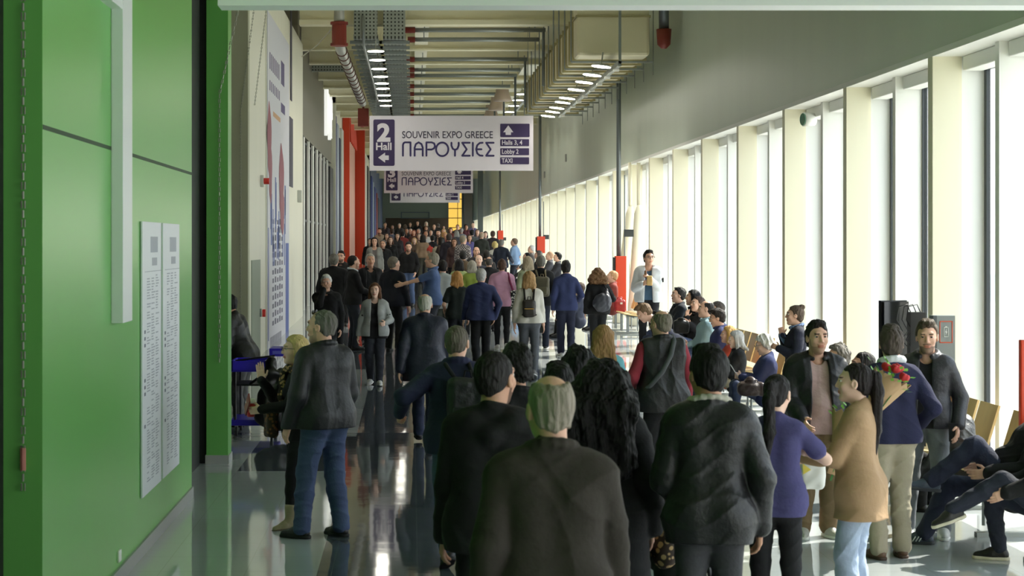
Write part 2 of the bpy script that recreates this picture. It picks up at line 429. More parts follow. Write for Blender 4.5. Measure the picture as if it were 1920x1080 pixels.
    for sg in (-1, 1):
        hv.ell(hfp(sg*.074, -.004, -.004), (.010, .020, .031), .008, Mh); hv.ell(hfp(sg*.081, .0, -.002), (.006, .011, .017), .004, Mh, 'sub')
    hv.cone(nk, hc+Mh @ A3(0, -.02, -.05), .056 if not fem else .047, .052 if not fem else .044, .03)
    hV, hF = hv.mesh()
    L = (hV-hc) @ Mh; fc = L[hF].mean(1); mi = np.zeros(len(hF), np.int32)
    mi[(np.abs(fc[:, 0]) < .025) & (fc[:, 2] < -.045) & (fc[:, 2] > -.066) & (fc[:, 1] > .075)] = 1
    br = (np.abs(fc[:, 0]) > .013) & (np.abs(fc[:, 0]) < .046) & (fc[:, 2] > .029+.0) & (fc[:, 2] < .0405) & (fc[:, 1] > .055)
    mi[br] = 2
    if beard is not None:
        bb = (fc[:, 2] < -.058+.35*np.clip(.05-fc[:, 1], 0, .06)) & (fc[:, 1] > .012+.5*np.clip(-.085-fc[:, 2], 0, .1)) & (fc[:, 2] > -.122) & (mi == 0) | ((fc[:, 2] < -.005) & (fc[:, 1] < .035) & (fc[:, 1] > .012) & (np.abs(fc[:, 0]) > .04) & (np.abs(fc[:, 0]) < .066) & (fc[:, 2] > -.12)) | ((fc[:, 2] < -.036) & (fc[:, 2] > -.046) & (fc[:, 1] > .07) & (np.abs(fc[:, 0]) < .03))
        bb &= ~((fc[:, 2] > -.085) & (fc[:, 2] < -.066) & (np.abs(fc[:, 0]) < .0))
        mi[bb & (mi == 0)] = 3
    hV = hsc(hV).astype(np.float32); Vs.append(hV); Fs_.append(hF+nV); Ms.append(mi); nV += len(hV)
    if s > 55:
        for sg in (-1, 1):
            n1, n2 = 8, 12; c = hfp(sg*.0315, .0755, .0155); V = []; Q = []; q2 = []
            for a in range(n1+1):
                for b in range(n2):
                    p = A3(.0125*math.sin(math.pi*a/n1)*math.cos(2*math.pi*b/n2), .0125*math.cos(math.pi*a/n1), .0105*math.sin(math.pi*a/n1)*math.sin(2*math.pi*b/n2)); V.append(c+Mh @ p)
            for a in range(n1):
                for b in range(n2): Q.append((a*n2+b, a*n2+(b+1) % n2, (a+1)*n2+(b+1) % n2, (a+1)*n2+b)); zz_ = math.sin(math.pi*(a+.5)/n1)*math.sin(2*math.pi*(b+.5)/n2); q2.append(0 if zz_ > .5 or zz_ < -.65 else (5 if a < 2 else 4))
            Vs.append(hsc(V).astype(np.float32)); Fs_.append(np.array(Q, np.int32)+nV); Ms.append(np.array(q2, np.int32)); nV += len(V)
    for i, sg in enumerate((-1, 1)):
        W_, d, n, t = wri[i], hd[i], pn[i], th[i]; cu = curl[i]
        v = Vol(W_-.17, W_+.17, vn); Mp = np.stack([t, d, n], 1)
        v.cone(W_-unit(W_-elb[i])*.09, W_, .034, .027, .02)
        v.rbox(W_+d*.05, (.037, .047, .0145), .013, .02, Mp)
        for of, ln in ((.029, .070), (.0095, .079), (-.0100, .073), (-.0285, .056)):
            p = W_+d*.090+t*of; a = cu*(1.0 if cu > .9 else rng.uniform(.8, 1.2)); sp = t*of*.9
            for q, (sg_, rr) in enumerate(((.45, .0096), (.32, .0088), (.25, .0078))):
                dd = unit(d*math.cos(a*(q+1)*.8)+n*math.sin(a*(q+1)*.8)+sp*1.2*(cu < .3)); p2 = p+dd*ln*sg_; v.cone(p, p2, rr, rr-.0008, .004); p = p2
        p = W_+d*.022+t*.026; dd = unit(t*.75+d*.72+n*.35); p2 = p+dd*.045; v.cone(p, p2, .0125, .0105, .012)
        dd = unit(t*.3+d*.9+n*(.3+.4*cu)); v.cone(p2, p2+dd*.034, .0105, .0085, .004)
        V, Q = v.mesh(); Vs.append(V); Fs_.append(Q+nV); Ms.append(np.zeros(len(Q), np.int32)); nV += len(V)
    sk = SKINS[skin] if isinstance(skin, str) else skin
    skm = mat('skin', sk, .55, bump=.1, bscale=120, var=.08)
    hcol = hair[1]; brc = tuple(int(c*.6+sk[j]*.3) for j, c in enumerate(hcol))
    mats = [skm, mat('lips', (int(sk[0]*.86), int(sk[1]*.70), int(sk[2]*.68)), .45), mat('brow', brc, .8),
            mat('beard', tuple(int((.62 if sum(beard or (0,)) < 260 else .42)*b+(.38 if sum(beard or (0,)) < 260 else .58)*k_) for b, k_ in zip(beard or (80, 70, 60), sk)), .9), mat('eye_white', (225, 222, 216), .25), mat('iris', (50, 36, 26), .15)]
    link_mesh('body', np.concatenate(Vs), np.concatenate(Fs_), mats, root, True, np.concatenate(Ms))
    # ---- hair
    def hairv(kind):
        ext = A3(.16, .16, .16); lo_, hi_ = hc-ext, hc+ext
        L_ = hair[2] if len(hair) > 2 else .22
        if kind in ('long', 'pony', 'curlylong', 'bob'): lo_ = np.minimum(lo_, hfp(0, -.1, -L_-.1)-.14); 
        v = Vol(lo_, hi_, max(vh, .0045/k)); th_ = {'crop': .003, 'short': .010, 'long': .012, 'pony': .005, 'bun': .006, 'curly': .028, 'curlylong': .022, 'bob': .014, 'thick': .010, 'balding': .004}[kind]
        bk_ = .010 if kind in ('short', 'thick', 'crop', 'balding') else .002
        v.ell(hfp(0, -.014-bk_, .032), (.0745+th_*.8, .093+th_, .086+th_), 0, Mh)
        v.ell(hfp(0, -.05, -.03), (.055+th_, .045+th_, .062), .03, Mh)
        if kind == 'thick': v.ell(hfp(0, .022, .112), (.056, .066, .026), .03, Mh)
        x_, y_, z_ = v.local(hc, Mh)
        zm = np.interp(y_, [-.12, -.06, -.015, .012, .03, .06, .078, .12], [-.085, -.075, -.045, -.02, .052, .078, .092, .11] if kind not in ('crop', 'balding') else [-.07, -.06, -.03, .0, .056, .080, .094, .11])
        zm = zm + .006*np.sin(55*x_+seed)+.004*np.sin(120*x_+2*seed)+.05*np.clip(np.abs(x_)-.045, 0, .03)*(y_ > .04)
        v.cutf(zm-z_, .014)
        if kind == 'balding': v.ell(hfp(0, -.002, .118), (.060, .104, .050), .01, Mh, 'sub')
        if kind in ('long', 'bob', 'curlylong'):
            wd = 1.0 if kind != 'curlylong' else 1.75; rr = .034 if kind != 'curlylong' else .062
            for xx in (-.058, -.03, 0, .03, .058):
                m_ = hfp(xx*1.15*wd, -.070*wd, -.10); e_ = m_ + A3(xx*.25, -.01, -max(.01, L_-.10)) + .02*rng.randn(3)*(kind == 'long')
                v.cone(hfp(xx, -.055, .02), m_, rr, rr, .03); v.cone(m_, e_, rr, rr*.62, .03)
            for sg in (-1, 1):
                m_ = hfp(sg*.082*wd, -.005, -.09); e_ = m_ + A3(sg*.01, .01, -max(.01, L_*.85-.09))
                v.cone(hfp(sg*.068, .0, .05), m_, rr*.75, rr*.7, .025); v.cone(m_, e_, rr*.7, rr*.45, .025)
        if kind == 'pony':
            q = [hfp(0, -.085, .055), hfp(0, -.125, .04), hfp(.0, -.135, -.05), hfp(.01, -.125, -.05-L_*.55), hfp(.0, -.11, -.05-L_)]
            for a, b, r1, r2 in zip(q, q[1:], (.022, .030, .036, .034), (.030, .036, .034, .012)): v.cone(a, b, r1, r2, .02)
        if kind == 'bun': v.ell(hfp(0, -.085, .10), (.035, .035, .032), .02, Mh)
        if kind in ('curly', 'curlylong'): v.noise(.012, 46, seed, (1, 1, .7)); v.noise(.006, 110, seed+2)
        else:
            v.noise(.004 if s > 80 else .0015, 120, seed, (1, 1, .15))
            if kind in ('short', 'thick') and s > 80: v.noise(.003, 60, seed+1)
        return v
    if hair[0] != 'bald':
        hv_ = hairv(hair[0]); V, Q = hv_.mesh()
        if len(V): link_mesh('hair', hsc(V), Q, hairm(hcol), root, True)
    # ---- clothing
    for kind, col, op in wear:
        o = op.get('o', .012); hem = op.get('hem', .86); sl = op.get('sl', 1.0)
        glo = [T(-.25*sw, -.25, hem-.12), T(.25*sw, .3, 1.62), T(-.25*sw, -.25, 1.62), T(.25*sw, .3, hem-.12), T(0, -.15-.05, 1.45)] + sho + ([elb[0], elb[1]] + ([wri[0], wri[1]] if sl > .5 else []) if sl else [])
        v = Vol(np.min(glo, 0)-.09-o, np.max(glo, 0)+.09+o, vb); torso(v, o)
        if hem < .93:
            for sg in (-1, 1): v.cone(T(sg*.060*w, .006, 1.06), T(sg*.078*w, -.014, .955), .1*rw+o+.006, (.118 if fem else .112)*rw+o+.010, .05)
        if hem < .93 and not sit:
            fl_ = op.get('flare', .0)
            for sg in (-1, 1): v.cone(T(sg*.078*w, -.012, .96), T(sg*(.08*w+fl_*.5), -.012, hem-.14), .113*rw+o, .115*rw+o+fl_, .06)
            if hem < .8: v.cone(T(0, -.02, .9), T(0, -.02, hem-.1), .13*rw+o, .12+o+fl_, .06)
        if sl:
            for i in (0, 1): arm(v, i, o*op.get('ao', .8), sl, .022, o*.75)
        v.noise(op.get('nz', .0045 if o > .015 else .003), 17, seed+len(kind), (1, 1, .55))
        v.folds(op.get('fo', .0075 if o > .022 else .005), 13, seed+9, (.7, .7, 1.2))
        lx, ly, lz = v.local(pel, Rt); lz = lz+.95
        v.cutf(np.where(lz > hem-.5, hem-lz, -.5) if sl < .5 or hem > .8 else np.where((np.abs(lx) < .3), hem-lz, hem-lz), .006) if not sit else None
        nr = op.get('neck', .066)
        v.cone(T(0, .018, 1.475), T(0, .05, 1.72), nr, nr+.02, .01, 'sub')
        if not sl:
            for sg in (-1, 1): v.ell(T(sg*(.215*sw), 0, 1.40), (.045, .12, .11), .01, Rt, 'sub')
        if op.get('open'):
            wd = op['open']*(1+.9*np.clip(1.30-lz, 0, .5)); v.cutf(-np.maximum(np.abs(lx)-wd, -(ly-.02)), .008)
        if op.get('vneck'): 
            v.cutf(-np.maximum(np.abs(lx)-np.clip((lz-(1.46-op['vneck']))*.42, 0, .1), -(ly-.02)) - (lz < 1.46-op['vneck'])*1.0, .004)
        if op.get('collar'):
            ch = op['collar']; P = []
            a0, a1 = (.62, 2*math.pi-.62) if op.get('open') or op.get('vneck') else (.25, 2*math.pi-.25)
            for j in range(15):
                a = a0+(a1-a0)*j/14; bk = (1-math.cos(a))/2
                P.append(T(.082*math.sin(a)*1.05, .012+.078*math.cos(a)-.014*bk, 1.478+.052*bk+ch))
            for a, b in zip(P, P[1:]): v.cone(a, b, .017+ch*.35, .017+ch*.35, .012)
        if op.get('hood'):
            P = [T(-.11, .0, 1.465), T(-.10, -.075, 1.45), T(0, -.115, 1.40), T(.10, -.075, 1.45), T(.11, .0, 1.465)]
            for a, b in zip(P, P[1:]): v.cone(a, b, .042, .042, .04)
        V, Q = v.mesh(); link_mesh(kind, V, Q, col if isinstance(col, bpy.types.Material) else cloth(col, op.get('mat', 'cloth')), root, True)
        if op.get('fur'):
            V = Vol(T(-.2, -.2, 1.35)-.1, T(.2, .2, 1.6)+.1, vb)
            for a, b in zip(P, P[1:]): V.cone(a+unit((a-T(0, 0, 1.48))*A3(1, 1, 0))*.014+A3(0, 0, .012), b+unit((b-T(0, 0, 1.48))*A3(1, 1, 0))*.014+A3(0, 0, .012), op['fur'][1], op['fur'][1], .01)
            V.noise(.004, 90, seed); a, b = V.mesh(); link_mesh('collar', a, b, cloth(op['fur'][0], 'knit'), root, True)
    # ---- trousers, shoes
    col, kd, o, hr = legs[:4]
    gl = [T(-.2*w, -.2, 1.1), T(.2*w, .2, 1.1)] + hips + kne + ank
    v = Vol(np.min(gl, 0)-.13, np.max(gl, 0)+.13, vb)
    wa = .092 if fem else .1
    for sg in (-1, 1):
        v.cone(T(sg*.058*w, .006, 1.08), T(sg*.078*w, -.016, .95), wa*rw+.004+o*.5, (.118 if fem else .112)*rw+.004+o*.5, .05)
        v.cone(T(sg*.062*w, -.05, .93), T(sg*.062*w, -.045, .89), .085*rw, .075*rw, .05) if not sit else None
    for i in (0, 1): leg(v, i, .006+o, hr, .03, legs[4] if len(legs) > 4 else 1.0)
    v.noise(.003+.08*o, 20, seed+5); v.folds(.005+.12*o, 15, seed+6, (.6, .6, 1.4))
    lx, ly, lz = v.local(pel, Rt); v.cutf(np.where(ly < .17, lz+.95-1.045, -.3+0*lz) if sit else lz+.95-1.045, .004)
    xx, yy, zz = v.pts((slice(None),)*3); v.cutf(.03-zz+0*xx+0*yy, .004)
    V, Q = v.mesh(); link_mesh('trousers', V, Q, cloth(col, kd), root, True)
    if belt:
        v = Vol(T(-.25*w, -.25, .98), T(.25*w, .25, 1.08), vb)
        for sg in (-1, 1): v.cone(T(sg*.058*w, .006, 1.08), T(sg*.078*w, -.016, .95), wa*rw+.010+o*.5, (.118 if fem else .112)*rw+.010+o*.5, .05)
        lx, ly, lz = v.local(pel, Rt); v.cutf(np.abs(lz+.95-1.03)-.02, .002); V, Q = v.mesh(); link_mesh('belt', V, Q, cloth(belt, 'leather'), root, True)
    if s > 30:
        for i in (0, 1):
            an, f_, u = ank[i], fwd[i], fup[i]; sd = np.cross(f_, u); Mf = np.stack([sd, f_, u], 1)
            v = Vol(an-.26, an+.26, max(vb, .008)); bt = len(shoe) > 2
            v.cone(an-f_*.03-u*.045, an+f_*.06-u*.05, .040, .043, .02); v.cone(an+f_*.06-u*.05, an+f_*.155-u*.062, .043, .032, .03)
            v.cone(an+u*.0-f_*.008, an+f_*.05-u*.035, .042, .036, .03)
            if bt: v.cone(an, an+(kne[i]-an)*.28, .048, .060, .03)
            lx, ly, lz = v.local(an, Mf); v.cutf(-.076-lz, .003); V, Q = v.mesh()
            so = link_mesh('shoe', V, Q, cloth(shoe[0], 'leather' if s > 60 else 'cloth'), root, True)
            if s > 60:
                v = Vol(an-.26, an+.26, max(vb, .007)); v.cone(an-f_*.035-u*.075, an+f_*.06-u*.075, .043, .049, .02); v.cone(an+f_*.06-u*.075, an+f_*.155-u*.075, .049, .038, .02)
                lx, ly, lz = v.local(an, Mf); v.cutf(np.abs(lz+.073)-.013, .004); V, Q = v.mesh(); link_mesh('sole', V, Q, mat('sole', shoe[1], .7), so, True)
    # ---- glasses
    if glasses or shades:
        g = MB(); up_ = .0 if not shades else .090; bk = 0. if not shades else -.058
        dn = -1 if shades == 2 else 1
        for sg in (-1, 1):
            c = A3(sg*.031, .106+bk, .014+up_)
            g.tube([hfp(*(c+A3(.021*math.cos(a), -abs(math.cos(a))*.003*sg*0, .016*math.sin(a)))) for a in np.linspace(0, 2*math.pi, 15)], .0015 if s > 150 else .0018, 5, False)
            g.tube([hfp(sg*.052, .102+bk, .018+up_), hfp(sg*.086, .06+bk, .018+up_), hfp(sg*.09, -.01+bk, .012+up_*.6)], .002, 5)
        g.tube([hfp(-.01, .108+bk, .018+up_), hfp(.01, .108+bk, .018+up_)], .0018, 5)
        g.v = [tuple(q) for q in hsc(g.v)]; go = g.build('glasses', mat('spectacle_frame', (24, 22, 22), .3), root)
        if shades:
            for sg in (-1, 1):
                q = MB(); q.poly([hsc(hfp(sg*.031+.021*math.cos(a), .106+bk, .014+up_+.016*math.sin(a))) for a in np.linspace(0, 2*math.pi, 14)[:-1]]); q.build('lens', mat('dark_lens', (14, 14, 16), .1), go)
    return J

def accessory(name, J, label, cat, group=None):
    o = empty(name, J['root'].location, J['root'].rotation_euler.z); o.scale = J['root'].scale
    return tag(o, label, cat, group)
def volmesh(name, fn, lo, hi, h, m, parent, nz=0):
    v = Vol(lo, hi, h); fn(v)
    if nz: v.noise(nz, 30, 3)
    V, Q = v.mesh(); return link_mesh(name, V, Q, m, parent, True)
# ------------------------------------------------------------------ the setting
WR = 5.3                                    # inner plane of the window wall
PITCH, FIN0 = 3.655, 18.45                  # window bays
M_fin = mat('cream_paint', (237, 231, 205), .5); M_white = mat('white_paint', (240, 240, 234), .5)
M_grey = mat('grey_panel', (198, 208, 192), .38, var=.06, vscale=1.5, stretch=(1, 1, .05))
M_olive = mat('ceiling_panel', (236, 232, 208), .6, var=.06); M_beam = mat('beam_paint', (244, 238, 206), .55)
M_dark = mat('dark_gap', (16, 18, 17), .6); M_frame = mat('window_frame', (44, 50, 52), .4)
M_steel = mat('galvanised_steel', (150, 156, 154), .42, .7, var=.15); M_pipe = mat('grey_pipe', (112, 118, 120), .4, .5)
M_red = mat('red_enamel', (206, 62, 30), .4); M_black = mat('black_plastic', (22, 23, 26), .4)
M_green = mat('green_panel', (110, 182, 92), .28, var=.05, vscale=1.2, stretch=(1, 1, .12)); M_green2 = mat('green_panel', (58, 128, 46), .28)
M_cream = mat('cream_panel', (234, 232, 214), .45, var=.04, vscale=1.5, stretch=(1, 1, .1)); M_beige = mat('beige_panel', (176, 178, 150), .5)
M_purple = mat('sign_purple', (50, 36, 80), .5); M_sign = mat('sign_white', (212, 207, 216), .55); M_ink = mat('sign_ink', (44, 40, 66), .5)
def glass_mat():
    m = bpy.data.materials.new('window_glass'); m.use_nodes = True; n = m.node_tree; n.nodes.clear()
    o = n.nodes.new('ShaderNodeOutputMaterial'); mx = n.nodes.new('ShaderNodeMixShader'); t = n.nodes.new('ShaderNodeBsdfTransparent'); g = n.nodes.new('ShaderNodeBsdfGlossy')
    t.inputs[0].default_value = (.97, .97, .95, 1); g.inputs['Roughness'].default_value = .02
    f = n.nodes.new('ShaderNodeLayerWeight'); f.inputs[0].default_value = .5
    pw = n.nodes.new('ShaderNodeMath'); pw.operation = 'POWER'; pw.inputs[1].default_value = 5; ma = n.nodes.new('ShaderNodeMath'); ma.operation = 'MULTIPLY_ADD'; ma.inputs[1].default_value = .7; ma.inputs[2].default_value = .03
    n.links.new(f.outputs['Facing'], pw.inputs[0]); n.links.new(pw.outputs[0], ma.inputs[0])
    n.links.new(ma.outputs[0], mx.inputs[0]); n.links.new(t.outputs[0], mx.inputs[1]); n.links.new(g.outputs[0], mx.inputs[2]); n.links.new(mx.outputs[0], o.inputs[0])
    return m
M_glass = glass_mat()

def floor_mat():
    m = bpy.data.materials.new('polished_tiles'); m.use_nodes = True; n = m.node_tree; b = n.nodes['Principled BSDF']; L = n.links
    tc = n.nodes.new('ShaderNodeTexCoord'); sp = n.nodes.new('ShaderNodeSeparateXYZ'); L.new(tc.outputs['Object'], sp.inputs[0])
    def M(op, a, b_=None):
        q = n.nodes.new('ShaderNodeMath'); q.operation = op
        for i, v in enumerate((a, b_)):
            if v is None: continue
            if isinstance(v, (int, float)): q.inputs[i].default_value = v
            else: L.new(v, q.inputs[i])
        return q.outputs[0]
    X, Yc = sp.outputs[0], sp.outputs[1]
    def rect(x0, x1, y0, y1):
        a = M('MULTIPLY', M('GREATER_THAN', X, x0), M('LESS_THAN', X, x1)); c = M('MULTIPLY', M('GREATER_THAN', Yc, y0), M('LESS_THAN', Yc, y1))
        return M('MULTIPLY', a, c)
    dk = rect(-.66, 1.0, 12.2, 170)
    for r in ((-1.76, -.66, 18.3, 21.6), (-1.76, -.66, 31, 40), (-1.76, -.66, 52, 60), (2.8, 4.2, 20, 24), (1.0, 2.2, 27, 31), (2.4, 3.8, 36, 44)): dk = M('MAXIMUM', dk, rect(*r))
    def joint(c, p, wd, off=0.0): return M('LESS_THAN', M('ABSOLUTE', M('SUBTRACT', M('FRACT', M('MULTIPLY', M('ADD', c, 50+off), 1/p)), .5)), wd/p)
    g = M('MAXIMUM', joint(X, .6, .0022, .06), joint(Yc, .6, .004))
    nz = n.nodes.new('ShaderNodeTexNoise'); nz.inputs['Scale'].default_value = 1.1; nz.inputs['Detail'].default_value = 3; L.new(tc.outputs['Object'], nz.inputs['Vector'])
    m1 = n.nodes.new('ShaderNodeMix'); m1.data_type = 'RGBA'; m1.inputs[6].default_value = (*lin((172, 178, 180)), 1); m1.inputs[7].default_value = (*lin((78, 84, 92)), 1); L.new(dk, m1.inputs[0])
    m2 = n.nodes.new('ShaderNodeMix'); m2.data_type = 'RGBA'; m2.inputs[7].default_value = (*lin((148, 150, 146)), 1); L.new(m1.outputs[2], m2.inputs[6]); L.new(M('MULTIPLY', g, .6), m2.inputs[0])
    L.new(m2.outputs[2], b.inputs['Base Color']); b.inputs['Roughness'].default_value = .05; b.inputs['IOR'].default_value = 1.55
    bp = n.nodes.new('ShaderNodeBump'); bp.inputs['Strength'].default_value = .10; bp.inputs['Distance'].default_value = .02
    L.new(nz.outputs[0], bp.inputs['Height']); L.new(bp.outputs[0], b.inputs['Normal'])
    return m
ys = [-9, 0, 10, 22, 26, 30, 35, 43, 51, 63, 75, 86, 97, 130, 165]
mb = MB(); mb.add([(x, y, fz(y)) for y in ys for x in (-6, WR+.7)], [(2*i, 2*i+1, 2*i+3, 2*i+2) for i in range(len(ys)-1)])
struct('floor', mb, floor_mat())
mb = MB(); mb.add([(x, y, fz(y)-.12) for y in ys for x in (WR+.7, 90)], [(2*i, 2*i+1, 2*i+3, 2*i+2) for i in range(len(ys)-1)])
struct('ground', mb, mat('pale_paving', (206, 204, 196), .8, var=.08))
# right wall above the windows, soffit, kerb
struct('wall_right', MB().box(WR, WR+.7, -9, 165, 4.26, 9.6), M_grey)
struct('trim_1', MB().box(WR-.004, WR+.72, -9, 165, 4.20, 4.262), M_white)
mb = MB()
for a, b in zip(ys, ys[1:]):
    mb.add([(x, y, fz(y)+z) for y in (a, b) for z in (-.02, .10) for x in (WR+.32, WR+.66)], [(0,4,6,2),(2,6,7,3),(1,3,7,5)])
struct('trim_2', mb, M_white)
for n in range(-7, 40):                      # one window bay after another
    y = FIN0 + PITCH*n; z0 = fz(y); i = n+8
    f = struct('window_%d' % i, MB().box(WR, WR+.27, y, y+.17, z0, 4.2).box(WR+.27, WR+.30, y+.01, y+.17, z0, 4.2), M_fin)
    MB().box(WR+.30, WR+.58, y+.02, y+.17, z0, 4.2).build('jamb', M_white, f)
    y1 = y-1.35
    MB().box(WR+.22, WR+.52, y1-.06, y1+.06, z0, 4.2).build('mullion', M_white, f)
    MB().box(WR+.52, WR+.58, y1-.09, y1+.09, z0, 4.2).box(WR+.53, WR+.57, y-.06, y+.02, z0, 4.2).box(WR+.53, WR+.57, y-PITCH+.17, y-PITCH+.22, z0, 4.2).box(WR+.53, WR+.57, y-PITCH+.2, y, 4.06, 4.12).build('frame', M_frame, f)
    MB().box(WR+.30, WR+.50, y1+.08, y-.02, 4.05, 4.2).box(WR+.30, WR+.50, y-PITCH+.2, y1-.08, 4.05, 4.2).build('blind_box', M_white, f, bevel=.012)
    MB().box(WR+.545, WR+.555, y-PITCH+.2, y1-.09, z0, 4.2).box(WR+.545, WR+.555, y1+.09, y-.05, z0, 4.2).build('pane', M_glass, f)
# ceiling
struct('ceiling', MB().box(-6, WR+.7, -9, 165, 9.3, 9.6), M_olive)
struct('wall_back', MB().box(-6, WR+.7, -9.3, -9, 0, 9.6), M_grey)
z_b = 7.4
mb = MB().box(-2.6, 4.2, 42.0, 42.3, z_b, 8.4).box(-2.6, 4.2, 41.85, 42.3, z_b-.05, z_b+.06)
for x in (.2, 1.95, 3.5): mb.box(x-.008, x+.008, 41.99, 42.0, z_b+.1, 8.3)
o = struct('beam', mb, M_beam); o['label'] = 'deep beige fascia beam spanning the corridor below the ceiling'
by = [47.6, 51.3, 56.3, 59.4, 62.5, 66, 69.5, 73, 77, 81, 86, 91, 97, 104, 112, 121, 131, 142]
for y in by:
    o = struct('beam', MB().box(-2.9, WR, y, y+.12, z_b, z_b+.75).box(-2.9, WR, y-.1, y+.2, z_b-.04, z_b), M_beam)
    struct('trim_3', MB().box(-2.9, WR, y+.55, y+1.15, z_b+.32, z_b+.40), M_olive)
for x0, x1 in ((.08, .42), (3.3, 3.72)): struct('beam', MB().box(x0, x1, 42.3, 150, z_b+.10, z_b+.34), mat('pale_beam', (252, 248, 226), .5))
for i, y in enumerate([42.7, 44.7, 49.5, 52.5, 54.3, 58, 61, 64.3, 67.8, 71.3, 75, 79, 83.5]):
    p = MB().tube([(-.1 if i % 2 else -.12, y, z_b-.08), (3.15, y, z_b-.08)], .055, 10).build('sprinkler_pipe', mat('pale_pipe_grey', (150, 156, 152), .4, .4), None, True)
    tag(p, 'grey sprinkler pipe running across the corridor between ceiling beams', 'pipe', 'cross pipes under the ceiling')
    MB().tube([(-.25 if i % 2 == 0 else -.1, y, z_b-.08), (.08, y, z_b-.08)], .075, 10).build('coupling', mat('red_coupling', (120, 40, 28), .5), p)
    for hx in (.3, 2.9): MB().tube([(hx, y, z_b-.03), (hx, y, 9.3)], .012, 6).build('hanger', M_steel, p)
    if i % 2 == 0:
        MB().tube([(3.1, y, z_b-.08), (3.1, y, 6.0)], .035, 8).build('drop', M_pipe, p)
# beam box that hangs across the near part of the corridor
o = struct('beam', MB().box(-1.4, WR, 13.08, 13.36, 4.015, 4.5), mat('pale_grey_box', (240, 244, 244), .4)); o['label'] = 'pale grey box beam crossing overhead close to the camera'
# left side: green wall, openings, cream wall, dark glazed front
g = struct('wall_left', MB().box(-2.2, -1.99, 9.77, 16.4, 0, 9.3), M_green)
MB().box(-1.992, -1.988, 9.78, 16.39, 2.915, 2.94).build('groove', mat('groove', (26, 62, 24), .6), g)
struct('baseboard_left', MB().box(-1.99, -1.972, 9.8, 16.4, 0, .10), mat('grey_skirting', (150, 152, 150), .4))
struct('wall_left', MB().box(-6, -2.2, 8.0, 18.8, 0, 9.3), M_dark)
struct('wall_left', MB().box(-3.9, -3.0, 66, 74.9, 8.0, 9.3).box(-3.9, -3.0, 95, 112, 7.4, 9.3), M_olive)  # filler strips above the lower walls, added to stop light leaking in
struct('wall_left', MB().box(-6, -2.0, -9, 8.0, 0, 9.3), M_green2)
p2 = struct('wall_left', MB().box(-2.14, -1.915, 18.9, 19.25, .09, 9.3), M_green)
struct('baseboard_left', MB().box(-2.15, -1.905, 18.88, 19.27, 0, .09), mat('grey_skirting', (168, 170, 166), .4))
struct('wall_left', MB().box(-6, -2.14, 18.95, 19.3, 0, 9.3), M_dark)
struct('wall_left', MB().box(-6, -5.6, 19.3, 31, 0, 9.3), M_dark)
struct('wall_left', MB().box(-5.8, -3.28, 30.6, 31, 0, 9.3), M_dark)
struct('trim_4', MB().box(-3.28, -2.80, 31.0, 31.3, 0, 9.3), M_beige)
w1 = struct('wall_left', MB().box(-3.6, -2.80, 31.3, 34.7, -.2, 9.3), M_cream)
struct('wall_left', MB().box(-3.6, -2.80, 34.82, 46.6, -.2, 7.4), M_cream)
struct('trim_5', MB().box(-3.6, -2.86, 34.7, 34.82, -.2, 9.3), mat('brown_gap', (70, 48, 36), .6))
struct('wall_left', MB().box(-3.6, -3.3, 34.8, 48, 7.3, 9.3), M_olive)
d1 = struct('door_1', MB().box(-2.80, -2.785, 31.6, 33.4, 0, 2.0), mat('grey_green_door', (148, 158, 140), .5))
MB().box(-2.785, -2.75, 33.2, 33.24, .95, 1.1).build('door_handle', M_steel, d1)
M_taupe = mat('taupe_panel', (118, 114, 100), .5, var=.08, vscale=2, stretch=(1, 1, .06))
struct('wall_left', MB().box(-3.9, -2.92, 46.6, 66.0, 5.2, 9.3), M_taupe)
struct('wall_left', MB().box(-3.9, -3.12, 46.6, 66.0, 0, 5.2), M_black)
y = 47.0; k = 60
while y < 63.5:                              # tall glazed bays of the dark shop front
    f = struct('window_%d' % k, MB().box(-2.99, -2.93, y, y+.42, 0, 5.2), M_white); k += 1
    MB().box(-3.12, -2.99, y, y+.75, 0, 5.2).build('mullion', M_black, f)
    MB().box(-3.02, -3.01, y+.75, y+2.2, 0, 5.15).build('pane', mat('dark_glass', (18, 21, 26), .45, spec=.12), f)
    for zz in (2.9, 5.05): MB().box(-3.01, -2.97, y+.75, y+2.2, zz, zz+.06).build('transom', M_frame, f)
    MB().box(-3.01, -2.98, y+1.4, y+1.52, 0, 5.15).build('mullion', M_frame, f)
    y += 2.3
struct('trim_6', MB().box(-3.1, -2.86, 63.6, 65.9, 0, 5.0), mat('charcoal_frame', (40, 42, 44), .5))
# far left: framed hoardings, red portal, further fronts
struct('wall_left', MB().box(-3.9, -2.88, 66.0, 74.8, 0, 8.0).box(-2.88, -2.77, 66.0, 66.2, 0, 8.0), M_cream)
struct('wall_left', MB().box(-3.9, -2.86, 74.9, 95, 0, 9.3), mat('peach_panel', (206, 150, 128), .5, var=.15))
struct('wall_left', MB().box(-3.9, -2.62, 95, 112, 0, 7.4), M_cream)
struct('wall_left', MB().box(-3.9, -2.55, 112, 165, 0, 9.3), mat('blue_grey_panel', (70, 84, 112), .5, var=.2, vscale=.6))
for i, (a, b, c) in enumerate(((98, 101, (226, 222, 210)), (103, 106, (60, 64, 70)), (113, 117, (44, 66, 140)), (118, 120, (190, 206, 214)), (122, 128, (40, 58, 130)), (130, 133, (160, 60, 44)), (136, 144, (60, 70, 80)))):
    tag(MB().box(-2.64, -2.50, a, b, .8, 6.9-.2*i).build('wall_banner', mat('banner_print', c, .6, var=.1)),
        'tall %s banner hung far down the left wall' % ('white', 'dark grey', 'royal blue', 'pale blue', 'deep blue', 'rust red', 'slate grey')[i], 'banner')
